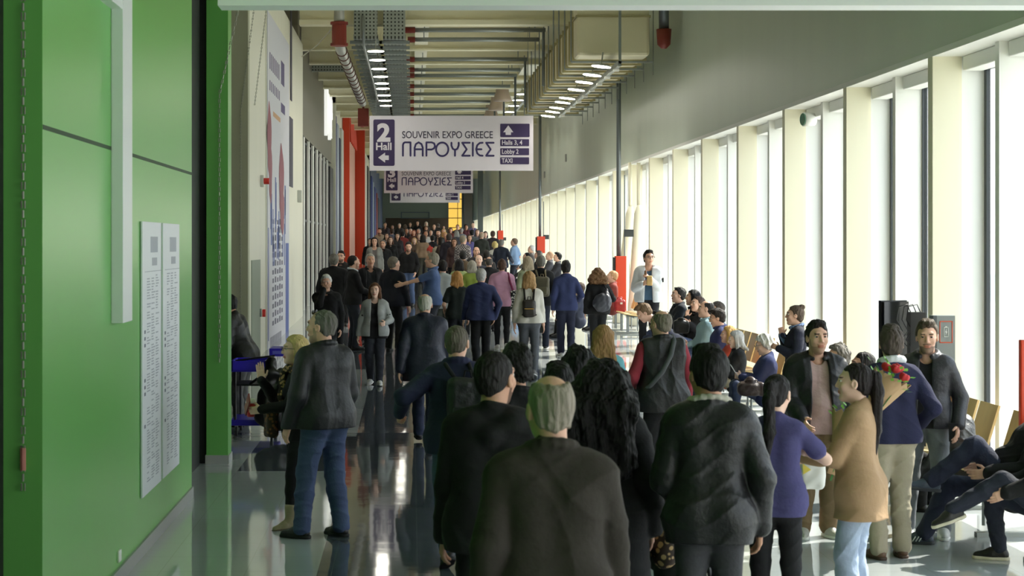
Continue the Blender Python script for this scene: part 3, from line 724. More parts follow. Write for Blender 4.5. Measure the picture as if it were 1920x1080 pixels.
# end of the corridor
struct('wall_end', MB().box(-4, -2.3, 158, 158.4, 0, 9.6).box(-2.3, 3.6, 158, 158.4, 4.5, 9.6).box(3.3, 3.75, 158, 158.4, 2, 4.5), mat('green_grey_panel', (120, 132, 118), .6, var=.05))
struct('wall_end', MB().box(3.75, 7, 157, 157.5, 0, 9.6), mat('slate_panel', (64, 72, 74), .6))
struct('wall_end', MB().box(-4, 6, 164, 164.3, 0, 9.6), mat('dim_lobby', (84, 70, 52), .7, var=.6, vscale=.8))
mb = MB()
for a in ((-.95, 1.55, 4.95, 5.02), (-.95, 1.55, 4.45, 4.52), (-.95, -.86, 4.45, 5.02), (1.46, 1.55, 4.45, 5.02)): mb.box(a[0], a[1], 157.9, 157.98, a[2], a[3])
tag(mb.build('portal_frame', mat('blue_grey_frame', (78, 90, 98), .5)), 'blue grey rectangular frame on the end wall above the crowd', 'frame')
t = empty('lit_tower', (2.75, 118, fz(118)))
tag(t, 'glowing yellow gridded tower standing at the far end of the corridor', 'tower')
MB().box(-.34, .5, 0, .7, 0, 4.9).build('panel', mat('lit_yellow', (232, 188, 84), .5, emit=.55), t)
mb = MB()
for z in np.arange(.2, 4.9, .62): mb.box(-.35, .51, -.02, .72, z, z+.05)
mb.box(.22, .26, -.03, .0, 0, 4.9)
mb.build('grid', mat('tower_grid', (120, 92, 40), .5), t)
for x, wd, y, c in ((3.5, .55, 121, (54, 58, 58)), (3.95, .3, 108, (76, 84, 84))):
    tag(MB().box(x, x+wd, y, y+.6, fz(y), 9.3).build('pillar', mat('dark_column', c, .6)), None, None, None, 'structure')
# inclined white struts in the window bay behind the red cabinet
for xb, xt, yb in ((5.18, 5.36, 42.6), (4.95, 5.28, 43.6)):
    o = MB().tube([(xb, yb, fz(yb)), (xt, yb+.2, 3.0), (xt+.01, yb+.2, 3.2)], [.13, .11, .05], 14).tube([(xt, yb+.2, 3.1), (xt, yb+.25, 4.25)], .045, 8).build('column', M_fin, None, True); o['kind'] = 'structure'
# pale block seen through the glass
struct('exterior_building', MB().box(30, 50, 10, 30, 0, 7).box(26, 44, 44, 80, 0, 9), mat('pale_render', (214, 214, 210), .8))

# ------------------------------------------------------------------ ceiling services
def slot_mat(ax):
    m = bpy.data.materials.new('perforated_tray'); m.use_nodes = True; n = m.node_tree; b = n.nodes['Principled BSDF']; L = n.links
    tc = n.nodes.new('ShaderNodeTexCoord'); sp = n.nodes.new('ShaderNodeSeparateXYZ'); L.new(tc.outputs['Object'], sp.inputs[0])
    def fr(o, p, w_):
        a = n.nodes.new('ShaderNodeMath'); a.operation = 'MULTIPLY'; a.inputs[1].default_value = 1/p; L.new(o, a.inputs[0])
        f = n.nodes.new('ShaderNodeMath'); f.operation = 'FRACT'; L.new(a.outputs[0], f.inputs[0])
        c = n.nodes.new('ShaderNodeMath'); c.operation = 'LESS_THAN'; c.inputs[1].default_value = w_; L.new(f.outputs[0], c.inputs[0]); return c.outputs[0]
    p = n.nodes.new('ShaderNodeMath'); p.operation = 'MULTIPLY'; L.new(fr(sp.outputs[0], .085, .4), p.inputs[0]); L.new(fr(sp.outputs[ax], .085, .45), p.inputs[1])
    mx = n.nodes.new('ShaderNodeMix'); mx.data_type = 'RGBA'; mx.inputs[6].default_value = (*lin((158, 164, 156)), 1); mx.inputs[7].default_value = (*lin((54, 56, 52)), 1)
    L.new(p.outputs[0], mx.inputs[0]); L.new(mx.outputs[2], b.inputs['Base Color']); b.inputs['Roughness'].default_value = .5; b.inputs['Metallic'].default_value = .35
    return m
S1, S2 = slot_mat(2), slot_mat(1)
for x0, x1, nm in ((-1.325, -.785, 'perforated steel cable tray dropping beside the red pipe coupling'), (-.65, -.147, 'perforated steel cable tray nearer the middle of the ceiling')):
    t = empty('cable_tray', ((x0+x1)/2, 41.5, 7.0)); tag(t, nm, 'cable tray'); c = (x0+x1)/2
    MB().box(x0-c, x1-c, -.02, .02, .0, 2.3).build('drop', S1, t)
    MB().box(x0-c, x1-c, 0, 56, -.02, 0).box(x0-c-.01, x0-c, 0, 56, -.02, .08).box(x1-c, x1-c+.01, 0, 56, -.02, .08).build('tray', S2, t)
    for y in np.arange(.3, 56, 1.15): MB().box(x0-c-.1, x1-c+.1, y, y+.09, -.10, -.03).build('bracket', M_steel, t)
LAMP_W = 34
def lamp(x, y, z, lab, grp, tilt=0, pw=1):
    t = empty('ceiling_lamp', (x, y, z)); t.rotation_euler = (0, tilt, 0); tag(t, lab, 'lamp', grp)
    MB().lathe([(.014, .28), (.014, .06), (.15, .045), (.2, .01), (.2, 0)], n=16).build('housing', mat('lamp_housing', (186, 190, 180), .4), t, True)
    MB().lathe([(.19, -.012), (.185, 0.0)], n=16).build('diffuser', mat('lamp_glow', (255, 250, 235), .5, emit=14), t)
    l = bpy.data.lights.new('lamp_light', 'SPOT'); l.energy = LAMP_W*pw; l.spot_size = R(150); l.spot_blend = .6; l.shadow_soft_size = .16; l.color = (1, .96, .86)
    q = bpy.data.objects.new('lamp_light', l); COL.objects.link(q); q.parent = t; q.location = (0, 0, -.2)
for py in (86, 103, 120, 135, 148, 158, 171, 181, 191):
    lamp(-.82, F*4.5/(VY-py), 6.68, 'round white lamp hanging under the cable trays', 'lamps under the cable trays')
for y in (96, 106, 118, 132, 146):  # extra lamps added out of sight to brighten the end wall and far crowd
    lamp(1.2, y, 7.0, 'added round white lamp, out of sight, brightening the far crowd', 'added far ceiling lamps', 0, 3)
for y in (66, 70, 74, 79, 85): lamp(-.42, y, 6.68, 'round white lamp further along under the cable trays', 'far lamps under the cable trays')
t = empty('lighting_rail', (4.05, 35.3, 5.80)); tag(t, 'grey lighting rail slung under the long beige duct', 'rail')
MB().box(-.035, .035, 0, 14.6, -.05, .05).build('rail', M_steel, t); MB().box(-.02, .03, 0, .05, 0, 3.4).build('hanger', M_steel, t)
for y in np.arange(.6, 14.6, 1.6): MB().box(-.06, .06, y, y+.12, -.09, -.05).build('clip', M_white, t)
for y in (35.6, 37.4, 39.1, 41, 43.4, 44.7, 46.5, 47.9, 49.5): lamp(3.72, y, 5.77, 'round white lamp beside the rail under the duct', 'lamps under the duct', .12)
t = empty('lighting_rail', (3.85, 58, 7.2)); tag(t, 'second lighting rail further back beyond the duct end', 'rail'); MB().box(-.035, .035, 0, 24, -.05, .05).build('rail', M_steel, t)
for y in (59, 61.5, 64, 67, 70.5): lamp(3.6, y, 7.15, 'round white lamp on the second rail further back', 'lamps on the second rail')
tag(MB().tube([(-1.12, 41.4, 7.5), (-1.10, 41.4, 6.86), (-1.10, 41.7, 6.84), (-1.08, 58, 6.84)], .03, 8).build('conduit_rail', M_steel, None, True), 'slim steel rail running under the cable trays beside the lamps', 'rail')
t = empty('air_duct', (3.98, 35.8, 6.0)); tag(t, 'long beige rectangular air duct with ribs beside the right wall', 'duct')
M_duct = mat('beige_duct', (222, 214, 180), .5, var=.06, vscale=2)
MB().box(-.72, .72, 0, 16, 0, .82).build('duct', M_duct, t, bevel=.06); MB().box(-.71, .71, .02, .9, .8, 3.3).build('riser', M_duct, t)
mb = MB()
for y in np.arange(.75, 16, .78): mb.box(-.75, .75, y, y+.05, -.04, .86)
mb.box(-.74, .74, -.02, .95, .76, .80); mb.build('flange', mat('duct_flange', (170, 160, 116), .5), t)
for y in np.arange(.4, 16, 1.5): MB().box(-.8, .85, y, y+.05, -.10, -.06).tube([(-.8, y, -.08), (-.8, y, 1.6)], .015, 6).tube([(.84, y, -.35), (.84, y, 1.6)], .01, 6).build('hanger', M_steel, t)
for y in (60, 64, 68.5, 73.5):
    tag(MB().lathe([(.05, 2.3), (.05, .62), (.2, .55), (.22, .3), (.3, .08), (.3, 0)], (3.0, y, 7.0-.004*(y-60)), 14).build('air_diffuser', mat('pink_grey_metal', (196, 176, 160), .5), None, True), 'dusty pink bell shaped air diffuser in a row by the second rail', 'diffuser', 'bell diffusers beyond the duct')
t = empty('drain_pipe', (-1.64, 41.0, 6.78)); tag(t, 'fat grey pipe with red coupling turning back under the ceiling', 'pipe')
MB().tube([(0, 0, 2.5), (0, 0, .2), (0, .3, .02), (0, .8, 0), (.07, 17, .0)], .12, 16).build('pipe', mat('pale_pipe', (172, 172, 164), .4, .3), t, True)
MB().tube([(0, 0, 0), (0, 0, .52)], .165, 16).lathe([(.2, -.02), (.2, .04)], n=16).lathe([(.2, .46), (.2, .52)], n=16).build('coupling', mat('red_coupling', (128, 44, 30), .5), t)
for y in np.arange(1.2, 16.5, 1.1): MB().tube([(.07*y/17, y, 0), (.07*y/17, y+.08, 0)], .14, 16).build('clamp', mat('rust_clamp', (92, 52, 40), .5), t)
tag(MB().tube([(-2.8, 46.2, 7.05), (-2.3, 44, 7.1), (-1.78, 41.1, 7.2)], .012, 6).build('cable', mat('grey_cable', (170, 168, 160), .6)), 'thin grey cable looping from cream wall to the fat pipe', 'cable')
tag(MB().box(-2.9, -1.75, 52.6, 52.75, 7.28, 7.48).build('strut_channel', S1), 'perforated steel strut fixed between taupe wall and fat pipe', 'strut')
t = empty('drain_pipe', (4.95, 35.6, 6.5)); tag(t, 'short dark pipe with red end cap hanging right of the duct', 'pipe')
MB().tube([(0, 0, 3), (0, 0, .0)], .10, 12).build('pipe', M_pipe, t, True); MB().lathe([(.05, -.38), (.13, -.3), (.15, 0)], n=14).build('cap', mat('red_coupling', (128, 44, 30), .5), t, True)

# ------------------------------------------------------------------ hanging signs
def stroke(mb, P, r, y):
    for (x0, z0), (x1, z1) in zip(P, P[1:]):
        y -= 2e-4; d = math.hypot(x1-x0, z1-z0) or 1e-6; nx, nz = -(z1-z0)/d*r, (x1-x0)/d*r
        mb.poly([(x0+nx, y, z0+nz), (x0-nx, y, z0-nz), (x1-nx, y, z1-nz), (x1+nx, y, z1+nz)])
    for x, z in P: y -= 2e-4; mb.poly([(x+r*math.cos(a), y, z+r*math.sin(a)) for a in np.linspace(0, 2*math.pi, 11)[:-1]])
def arc(cx, cy, r, a0, a1, n=14): return [(cx+r*math.cos(R(a0+(a1-a0)*i/n)), cy+r*math.sin(R(a0+(a1-a0)*i/n))) for i in range(n+1)]
GREEK = [[(372, 440), (372, 352), (378, 338), (390, 332), (440, 332), (440, 440)], [(477, 440), (477, 375), (488, 346), (513, 332), (539, 346), (550, 375), (550, 440)], [(477, 388), (550, 388)],
         [(583, 440), (583, 332), (630, 332), (652, 340), (660, 360), (652, 380), (630, 390), (598, 390)], arc(725, 388, 55, 0, 360, 24),
         [(808, 335), (808, 358), (820, 384), (840, 393), (861, 384), (873, 358), (873, 335)], [(840, 393), (840, 440)], [(972, 335), (905, 335), (945, 388), (905, 440), (972, 440)],
         [(1000, 335), (1000, 440)], [(1088, 335), (1062, 337), (1040, 355), (1030, 388), (1040, 421), (1062, 438), (1088, 440)], [(1030, 388), (1078, 388)], [(1187, 335), (1120, 335), (1160, 388), (1120, 440), (1187, 440)]]
def sign(x0, x1, yb, s, num, rows, lab):
    u = (x1-x0)/307.0/s; Y = F/s; X0 = WX(x0, s); Z0 = WZ(yb, s)
    o = empty('hanging_sign', (X0, Y, Z0)); tag(o, lab, 'sign')
    PX = lambda px: (px-693)*u
    PZ = lambda py: (320-py)*u
    MB().box(0, 307*u, 0, .05, 0, 103*u).build('panel', M_sign, o)
    for px in (705, 990): MB().tube([(PX(px), .025, 103*u), (PX(px), .025, 9.3-Z0)], .006, 5).build('wire', M_steel, o)
    MB().rrect(PX(700), PX(740), PZ(311), PZ(224), 3*u, -.006, -.001).build('hall_block', M_purple, o)
    text_mesh('number', num, M_sign, o, (PX(719.5), -.008, PZ(264)), 33*u, 25*u, weight=.045)
    text_mesh('lettering', 'Hall', M_sign, o, (PX(719.5), -.008, PZ(281)), 13.5*u, 29*u, weight=.022)
    MB().poly([(PX(x), -.008, PZ(y)) for x, y in ((709, 295.5), (722, 286), (722, 291.5), (729, 291.5), (729, 300), (722, 300), (722, 305))]).build('arrow', M_sign, o)
    text_mesh('lettering', 'SOUVENIR EXPO GREECE', M_ink, o, (PX(839), -.004, PZ(259)), 13*u, 170*u, weight=.004)
    mb = MB()
    for P in GREEK: stroke(mb, [((x-372)*170/815*u+PX(755.5), PZ(267+(y-332)*25/108)) for x, y in P], 1.75*u, -.004)
    mb.build('greek_lettering', mat('greek_ink', (50, 42, 92), .5), o)
    MB().rrect(PX(938), PX(993), PZ(257), PZ(232), 1.5*u, -.006, -.001).build('direction_block', M_purple, o)
    MB().poly([(PX(x), -.008, PZ(y)) for x, y in ((953, 235), (962.5, 248), (958, 248), (958, 253), (948, 253), (948, 248), (943.5, 248))]).build('arrow', M_sign, o)
    for i, rw in enumerate(rows):
        yy = 261+17*i
        MB().rrect(PX(938), PX(992), PZ(yy+13), PZ(yy), 1.2*u, -.006, -.001).build('direction_block', M_purple, o)
        wd = {'Halls 3, 4': 38, 'Lobby 2': 31, 'TAXI': 20, 'Hall 4': 25}[rw]
        text_mesh('lettering', rw, M_sign, o, (PX(941+wd/2), -.008, PZ(yy+10.2)), 8.4*u, wd*u, weight=.015)
    return o
sign(693, 1000, 320, 75.5, '2', ('Halls 3, 4', 'Lobby 2', 'TAXI'), 'large white hanging sign reading 2 Hall, nearest of the three')
sign(720, 887, 362, 41.0, '3', ('Hall 4', 'Lobby 2', 'TAXI'), 'white hanging sign reading 3 Hall, second of the three')
sign(731, 862, 380, 32.0, '4', ('Hall 4', 'Lobby 2', 'TAXI'), 'white hanging sign half hidden behind the other two, farthest')

# ------------------------------------------------------------------ things on the left wall
t = empty('wall_post', (-1.95, 12.2, 1.77)); tag(t, 'tall white square post fixed on the green wall', 'post')
MB().box(-.04, .04, -.2, .2, 0, 2.3).build('post', mat('post_white', (226, 230, 230), .4), t, bevel=.004); MB().box(-.12, .035, -.62, -.18, 2.08, 2.3).build('arm', mat('post_white', (226, 230, 230), .4), t, bevel=.004)
M_paper = mat('notice_paper', (232, 235, 240), .5); M_faint = mat('faint_print', (176, 180, 190), .6); M_faint2 = mat('grey_print', (120, 124, 138), .6)
for j, (a, b, lab) in enumerate(((13.28, 14.28, 'long white printed notice on green wall, the wider nearer one'), (14.38, 15.4, 'long white printed notice on green wall, beside the first towards the corridor'))):
    t = empty('wall_notice', (-1.985, a, .43)); tag(t, lab, 'notice'); wd = b-a
    MB().box(0, .012, 0, wd, 0, 2.03).build('sheet', M_paper, t)
    mb = MB(); m2 = MB(); rg = random.Random(j)
    for c in range(3):
        for r_ in range(74):
            if rg.random() < .82: z = 1.62-r_*.021; mb.box(.0125, .0135, .24+c*.23, .24+c*.23+rg.uniform(.08, .19), z, z+.009)
    mb.box(.0125, .0135, .42, .80, 1.80, 1.92).box(.0125, .0135, .5, .76, 1.70, 1.76).box(.0125, .0135, .12, wd-.02, 1.655, 1.66)
    for z in (1.2, 1.15, 1.1, .84, .79, .74, .5): m2.box(.0125, .0138, .10, .16, z-.2*j*.3, z+.025-.2*j*.3)
    mb.build('small_print', M_faint, t); m2.build('print', M_faint2, t)
t = MB().box(-1.99, -1.975, 12.25, 12.35, .14, .22).build('wall_socket', M_white, None, bevel=.004); tag(t, 'small white socket low on the green wall', 'socket')
def chain(P, lab, tog=None, r=.012):
    t = empty('pull_chain', P[-1]); tag(t, lab, 'chain'); o = Vector(P[-1]); mb = MB(); P = [Vector(p)-o for p in P]
    for a, b in zip(P, P[1:]):
        n = max(2, int((b-a).length/.05))
        for i in range(n):
            p = a.lerp(b, i/n); q = a.lerp(b, (i+.8)/n); sd = Vector((r*.7, 0, 0)) if i % 2 else Vector((0, r*.7, 0))
            mb.tube([p+sd, q+sd], r*.42, 5).tube([p-sd, q-sd], r*.42, 5)
    mb.build('links', mat('chain_steel', (150, 152, 138), .45, .6), t)
    if tog is not None: MB().tube([(0, 0, tog-.06), (0, 0, tog+.06)], [.016, .016], 8).build('toggle', mat('pink_toggle', (190, 120, 108), .5), t)
chain([(-2.088, 9.74, 4.5), (-2.088, 9.74, .96)], 'long steel pull chain with pink toggle on nearest green edge', .18)
chain([(-1.80, 18.85, 4.75), (-2.0, 18.85, 3.85), (-2.0, 18.85, 1.05)], 'steel pull chain hanging in front of second green pilaster')
chain([(-2.68, 30.95, 6.4), (-2.92, 30.95, 4.55), (-2.92, 30.95, 1.0)], 'steel pull chain hanging in front of beige wall end')
chain([(-2.68, 33.4, 6.6), (-2.74, 31.6, 4.7)], 'steel chain slanting down across the cream panel')
# tall printed poster
t = empty('wall_poster', (-2.795, 35.0, .1)); tag(t, 'tall printed poster with purple lettering and city motif on cream wall', 'poster')
MB().box(0, .012, 0, 6.2, 0, 6.7).build('sheet', mat('poster_white', (216, 216, 224), .55), t)
rg = random.Random(4); mb = MB(); m2 = MB(); m3 = MB(); m4 = MB(); m5 = MB()
for i in range(7): mb.box(.0125, .0135, .5+i*.4, .72+i*.4, 5.62, 5.95); mb.box(.0125, .0135, .5+i*.42, .7+i*.42, 5.2, 5.4)
mb.box(.0125, .0135, 3.6, 4.6, 5.6, 6.1).box(.0125, .0135, 3.6, 4.8, 5.0, 5.2); m4.box(.0125, .0135, 1.4, 3.4, 4.75, 4.85)
for cx, cz, rx, rz in ((.45, 4.2, .5, .75), (.7, 3.6, .4, .6), (3.7, 3.5, .7, .8), (3.9, 2.9, .6, .5)):
    px_ = globals().get('px_', .013)+.0015; MB().poly([(px_, cx+rx*math.cos(a)*(1+.12*math.sin(5*a)), cz+rz*math.sin(a)*(1+.1*math.sin(4*a))) for a in np.linspace(0, 6.28, 24)[:-1]]).build('red_shape', mat('poster_rose', (150, 84, 98), .6), t)
for i in range(16):
    y = .5+rg.random()*4.6; z = 1.6+rg.random()*1.4; m3.box(.0126, .0140, y, y+.12+.2*rg.random(), z, z+.3+rg.random()*.9)
for r_ in range(13):
    for c in range(5): m5.box(.0125, .0138, 1.2+c*.62+.05*(r_ % 2), 1.6+c*.62, .55+r_*.17, .64+r_*.17+.03*(c % 2))
for i in range(14): m5.box(.0125, .0135, .7+i*.22, .82+i*.22, .12, .34)
m3.box(.0125, .0135, 5.0, 6.0, .2, 2.2).box(.0125, .0138, .12, .3, .3, 2.5)
mb.build('lettering', mat('poster_purple', (84, 74, 120), .6), t); m3.build('building_motif', mat('poster_blue', (92, 108, 172), .6), t)
m4.build('ochre_line', mat('poster_ochre', (204, 160, 120), .6), t); m5.build('tread_motif', mat('poster_grey', (104, 104, 122), .6), t)
t = MB().box(0, .012, 0, 1.1, 0, 1.6).box(0, .012, .3, .8, 2.0, 6.2).build('wall_banner', mat('dark_banner', (64, 62, 78), .6)); t.location = (-2.795, 41.4, 3.6); tag(t, 'narrow dark banner beside the tall poster on cream wall', 'banner')
def beacon(x, y, z, lab):
    t = empty('alarm_beacon', (x, y, z)); tag(t, lab, 'alarm'); MB().box(0, .06, -.07, .07, -.11, .11).build('box', mat('alarm_grey', (200, 200, 194), .5), t, bevel=.008)
    MB().tube([(.06, 0, 0), (.16, 0, 0)], .06, 12).build('lens', mat('alarm_red', (200, 44, 36), .3), t)
beacon(-2.80, 33.6, 3.45, 'red alarm beacon on grey box high on the cream wall')
tag(MB().box(-2.8, -2.74, 33.95, 34.1, .92, 1.06).build('call_point', mat('alarm_red', (200, 44, 36), .3), None, bevel=.006), 'small red fire call point low on the cream wall', 'call point')
tag(MB().box(-2.8, -2.70, 44.4, 44.6, 3.3, 3.6).build('junction_box', mat('alarm_grey', (186, 190, 184), .5), None, bevel=.01), 'grey box on cream wall just before the dark glazing', 'box')
# illuminated letters on the taupe wall, seen almost edge-on
t = empty('wall_letters', (-2.92, 60.5, 5.9)); tag(t, 'white shop letters mounted high on the taupe wall', 'letters')
for i, (a, b) in enumerate(((0, 1.75), (.8, 1.6), (1.7, 1.5), (2.6, 1.4), (3.5, 1.6))):
    MB().box(0, .10, a, a+.22, .1*i % .3, b).box(0, .10, a+.22, a+.62, b*.5, b*.5+.22).box(0, .10, a+.48, a+.62, b*.5, b-.1).build('letter', mat('letter_white', (250, 250, 246), .5, emit=.45), t)
# framed hoardings
for a, b, z0, z1, c, lab in ((66.3, 67.4, 1.0, 7.0, (62, 50, 110), 'narrow purple hoarding strip on the far cream wall'), (68, 69.6, .6, 6.8, (170, 176, 190), 'pale grey hoarding strip next to the purple one'), (70.6, 71.6, .6, 6.4, (54, 62, 84), 'dark slate hoarding strip beside the red portal'), (72.4, 74.4, .6, 6.9, (206, 206, 200), 'off white hoarding panel just before red portal')):
    t = empty('hoarding', (-2.88, a, z0)); tag(t, lab, 'hoarding'); MB().box(0, .09, 0, b-a, 0, z1-z0).build('panel', mat('hoarding_print', c, .6, var=.25, vscale=1.0), t); MB().box(0, .05, b-a, b-a+.04, -.05, z1-z0+.05).build('frame', M_steel, t)
t = empty('red_portal', (-2.6, 75, fz(75))); tag(t, 'tall orange red steel portal with peach panels on the left', 'portal')
M_or = mat('portal_red', (214, 66, 30), .45)
MB().box(-.25, .02, 0, .5, -.3, 8.0).build('pillar', M_or, t); MB().box(-.1, .42, 9, 9.6, -.4, 7.6).build('pillar', M_or, t)
mb = MB().box(-.25, .1, 0, 9.6, 7.2, 7.9)
for i in range(6): mb.tube([(-.02, .5+i*1.4, 7.2), (.05, 1.2+i*1.4, 5.6)], .05, 6)
mb.build('truss', M_or, t); MB().box(-.10, -.02, 1.2, 8.6, .2, 7.0).build('panel', mat('peach_print', (224, 170, 148), .5, var=.2, vscale=.8), t)
tag(MB().box(-2.02, -1.62, 68, 68.4, 6.7, 7.36).box(-2.02, -1.9, 68.4, 72, 6.9, 7.1).box(-1.86, -1.78, 68.1, 68.2, 7.36, 9.3).build('red_girder', mat('girder_red', (130, 46, 34), .5)), 'dark red girder box under the ceiling beside the signs', 'girder')

# ------------------------------------------------------------------ along the windows
def cabinet(x, y, z0, z1, w_, ptop, lab, dp=.25):
    f = fz(y); t = empty('hose_cabinet', (x, y, z0)); tag(t, lab, 'fire cabinet')
    MB().box(-w_/2, w_/2, 0, dp, 0, z1-z0).build('case', M_red, t, bevel=.01)
    if dp > .1: MB().box(-w_/2-.045, -w_/2+.01, .01, dp-.01, .05, z1-z0-.03).build('side', M_dark, t)
    if ptop:
        MB().tube([(-.02, .3, z1-z0), (-.02, .3, ptop-z0)], .055, 10).build('riser_pipe', M_pipe, t, True); MB().tube([(.12, .3, z1-z0), (.12, .3, 3.9-z0)], .016, 6).build('conduit', M_steel, t)
        MB().box(.10, .32, .2, .3, 2.45-z0, 2.62-z0).build('switch_box', M_frame, t)
cabinet(4.87, 42.2, .70, 2.0, .25, 9.3, 'orange red hose cabinet with tall dark riser, nearest one in full view')
cabinet(4.95, 69.4, 1.92, 2.56, .31, 9.3, 'second orange red hose cabinet along windows, smaller in view')
cabinet(4.90, 100, 2.5, 3.0, .30, 9.3, 'third orange red hose cabinet farther along the windows')
cabinet(4.95, 131, 2.45, 3.15, .30, 9.3, 'farthest orange red hose cabinet by the end of the windows')
cabinet(5.02, 14.62, .72, 1.52, .22, None, 'red hose cabinet cut by the right edge of the view', .06)
t = empty('wall_speaker', (5.5, 25.2, 4.02)); tag(t, 'small white round speaker under the soffit on window fin', 'speaker'); MB().tube([(-.06, -.02, 0), (.1, .02, .0)], [.10, .085], 14).build('housing', M_white, t, True); MB().tube([(-.075, -.024, 0), (-.06, -.02, 0)], .085, 14).build('grille', mat('speaker_grille', (110, 150, 128), .6), t)
for x, y, z, lab in ((5.26, 62, 5.1, 'small grey box high on right wall, upper of two'), (5.26, 72, 4.9, 'small grey box high on right wall, farther of two')): tag(MB().box(x, x+.05, y, y+.3, z, z+.25).build('junction_box', mat('alarm_grey', (140, 142, 136), .5)), lab, 'box')

M_ply = mat('plywood', (214, 184, 128), .5, var=.12, vscale=5, stretch=(1, 8, 1))
def bench(y0, n, lab, x=4.72):
    f = fz(y0+n*.28); t = empty('bench', (x, y0, f)); tag(t, lab, 'bench')
    for i in range(n):
        a = i*.57+.02
        MB().add([(xx, yy, zz) for yy in (a, a+.53) for xx, zz in ((-.24, .455), (-.22, .475), (.0, .44), (.22, .43), (.22, .412), (.0, .42), (-.2, .455))], [(0,1,8,7),(1,2,9,8),(2,3,10,9),(3,4,11,10),(4,5,12,11),(5,6,13,12),(6,0,7,13),(0,6,5,4,3,2,1),(7,8,9,10,11,12,13)]).build('seat', M_ply, t)
        MB().add([(xx, yy, zz) for yy in (a+.02, a+.51) for xx, zz in ((.22, .50), (.34, .90), (.36, .895), (.24, .49))], [(0,1,5,4),(1,2,6,5),(2,3,7,6),(3,0,4,7),(0,3,2,1),(4,5,6,7)]).build('backrest', M_ply, t)
        if i % 2 == 0:
            MB().tube([(-.16, a+.05, .43), (-.16, a+.05, .05)], .014, 6).build('leg', M_steel, t); MB().tube([(.18, a+.05, .42), (.18, a+.05, .05)], .014, 6).build('leg', M_steel, t)
            MB().tube([(-.16, a+.3, .43), (-.16, a+.3, .05)], .014, 6).build('leg', M_steel, t)
            MB().box(-.3, .28, a+.02, a+.09, .0, .035).build('foot_bar', M_steel, t)
    MB().box(-.05, .05, 0, n*.57, .38, .41).build('rail', M_steel, t)
bench(13.0, 4, 'plywood seat row in the right foreground under crossed legs'); bench(15.6, 3, 'plywood seat row behind the men talking by the charger'); bench(18.3, 5, 'plywood seat row holding the white haired reader in blue')
bench(22.0, 5, 'plywood seat row with grey haired woman and navy man'); bench(25.3, 6, 'plywood seat row with shirted men listening'); bench(38.6, 5, 'empty plywood seat row beside the nearest full hose cabinet', 4.78)
bench(44.5, 6, 'plywood seat row beyond the hose cabinet in distance', 4.75)
tag(MB().box(4.52, 4.75, 33.6, 34.6, .24, .66).build('low_planter', mat('planter_white', (226, 228, 220), .5), None, bevel=.01), 'low white box at floor beside the man in white puffer jacket', 'box')

# trolley by the cream wall
t = empty('service_trolley', (-1.83, 21.9, 0)); tag(t, 'blue and black service trolley with raised trays at left', 'trolley')
M_blue = mat('blue_plastic', (58, 44, 200), .4)
MB().box(-.33, .22, -.35, .4, .13, .20).build('base', M_blue, t, bevel=.015)
for x, yy in ((-.26, -.28), (.16, -.28), (-.26, .33), (.16, .33)):
    c = MB().tube([(x-.012, yy, .06), (x+.012, yy, .06)], .058, 14).build('caster', mat('caster_grey', (52, 54, 56), .6), t); MB().box(x-.02, x+.02, yy-.02, yy+.02, .06, .14).build('fork', M_steel, c)
for x, yy in ((-.27, -.3), (.16, -.3), (-.27, .35), (.16, .35)): MB().tube([(x, yy, .2), (x, yy, .86)], .014, 8).build('post', M_black, t)
mb = MB().box(-.32, .1, -.33, -.31, .78, .90).box(-.32, .1, .3, .32, .78, .90).box(-.32, -.30, -.33, .32, .78, .90).box(.08, .1, -.33, .32, .78, .90).box(-.32, .1, -.33, .32, .77, .785)
mb.build('tray', M_blue, t); MB().tube([(-.27, -.3, .9), (.2, -.3, .96)], .012, 8).tube([(-.1, -.3, .62), (.12, -.3, .78)], .016, 8).build('handle', M_black, t); MB().box(-.28, .17, -.3, .35, .60, .62).build('shelf', M_black, t)
t = empty('storage_crate', (-1.62, 22.6, .90)); tag(t, 'shallow blue crate set on the rear of trolley', 'crate'); MB().box(-.14, .34, -.2, .3, 0, .10).build('crate', M_blue, t, bevel=.01); MB().box(-.1, .3, -.205, -.2, .03, .07).build('label_strip', mat('crate_light', (120, 120, 226), .5), t)
v = Vol((-1.95, 21.2, .1), (-1.35, 21.6, 1.0), .012); v.cone((-1.66, 21.42, .88), (-1.72, 21.42, .25), .07, .14, .05); v.cone((-1.55, 21.42, .8), (-1.55, 21.42, .22), .05, .15, .05); v.noise(.02, 18, 5); V, Q = v.mesh()
tag(link_mesh('rubbish_bag', V, Q, mat('black_polythene', (20, 20, 20), .3), None, True), 'black rubbish bag hanging from the blue trolley', 'bag')

# screen, cable box and charging kiosk on the right
t = empty('display_screen', (4.72, 17.7, 0)); tag(t, 'black flat display screen on stand beside window fins', 'screen')
a = Matrix.Rotation(R(20), 4, 'Z')
MB().box(-.14, .14, -.02, .02, 1.0, 1.73, a).build('panel', mat('screen_glass', (14, 16, 20), .08), t); MB().box(-.15, .15, .02, .06, .99, 1.74, a).build('bezel', M_black, t); MB().box(-.03, .03, .0, .04, 0, 1.0, a).box(-.2, .2, -.2, .2, 0, .02, a).build('stand', M_black, t)
t = empty('cable_box', (4.62, 16.6, 0)); tag(t, 'black equipment box with looping cables between screen and kiosk', 'equipment'); MB().box(-.07, .07, -.06, .06, 0, 1.67).build('box', M_black, t)
mb = MB()
for i, q in enumerate((-.05, 0, .04)): mb.tube([(q, 0, 1.66), (q-.04, -.02, 1.74), (q-.12, -.03, 1.72), (q-.14, -.03, 1.6), (q-.09, -.05, 1.5), (q-.15, -.05, 1.42), (q-.1, -.05, 1.36)], .005, 6)
mb.build('cable', M_black, t, True)
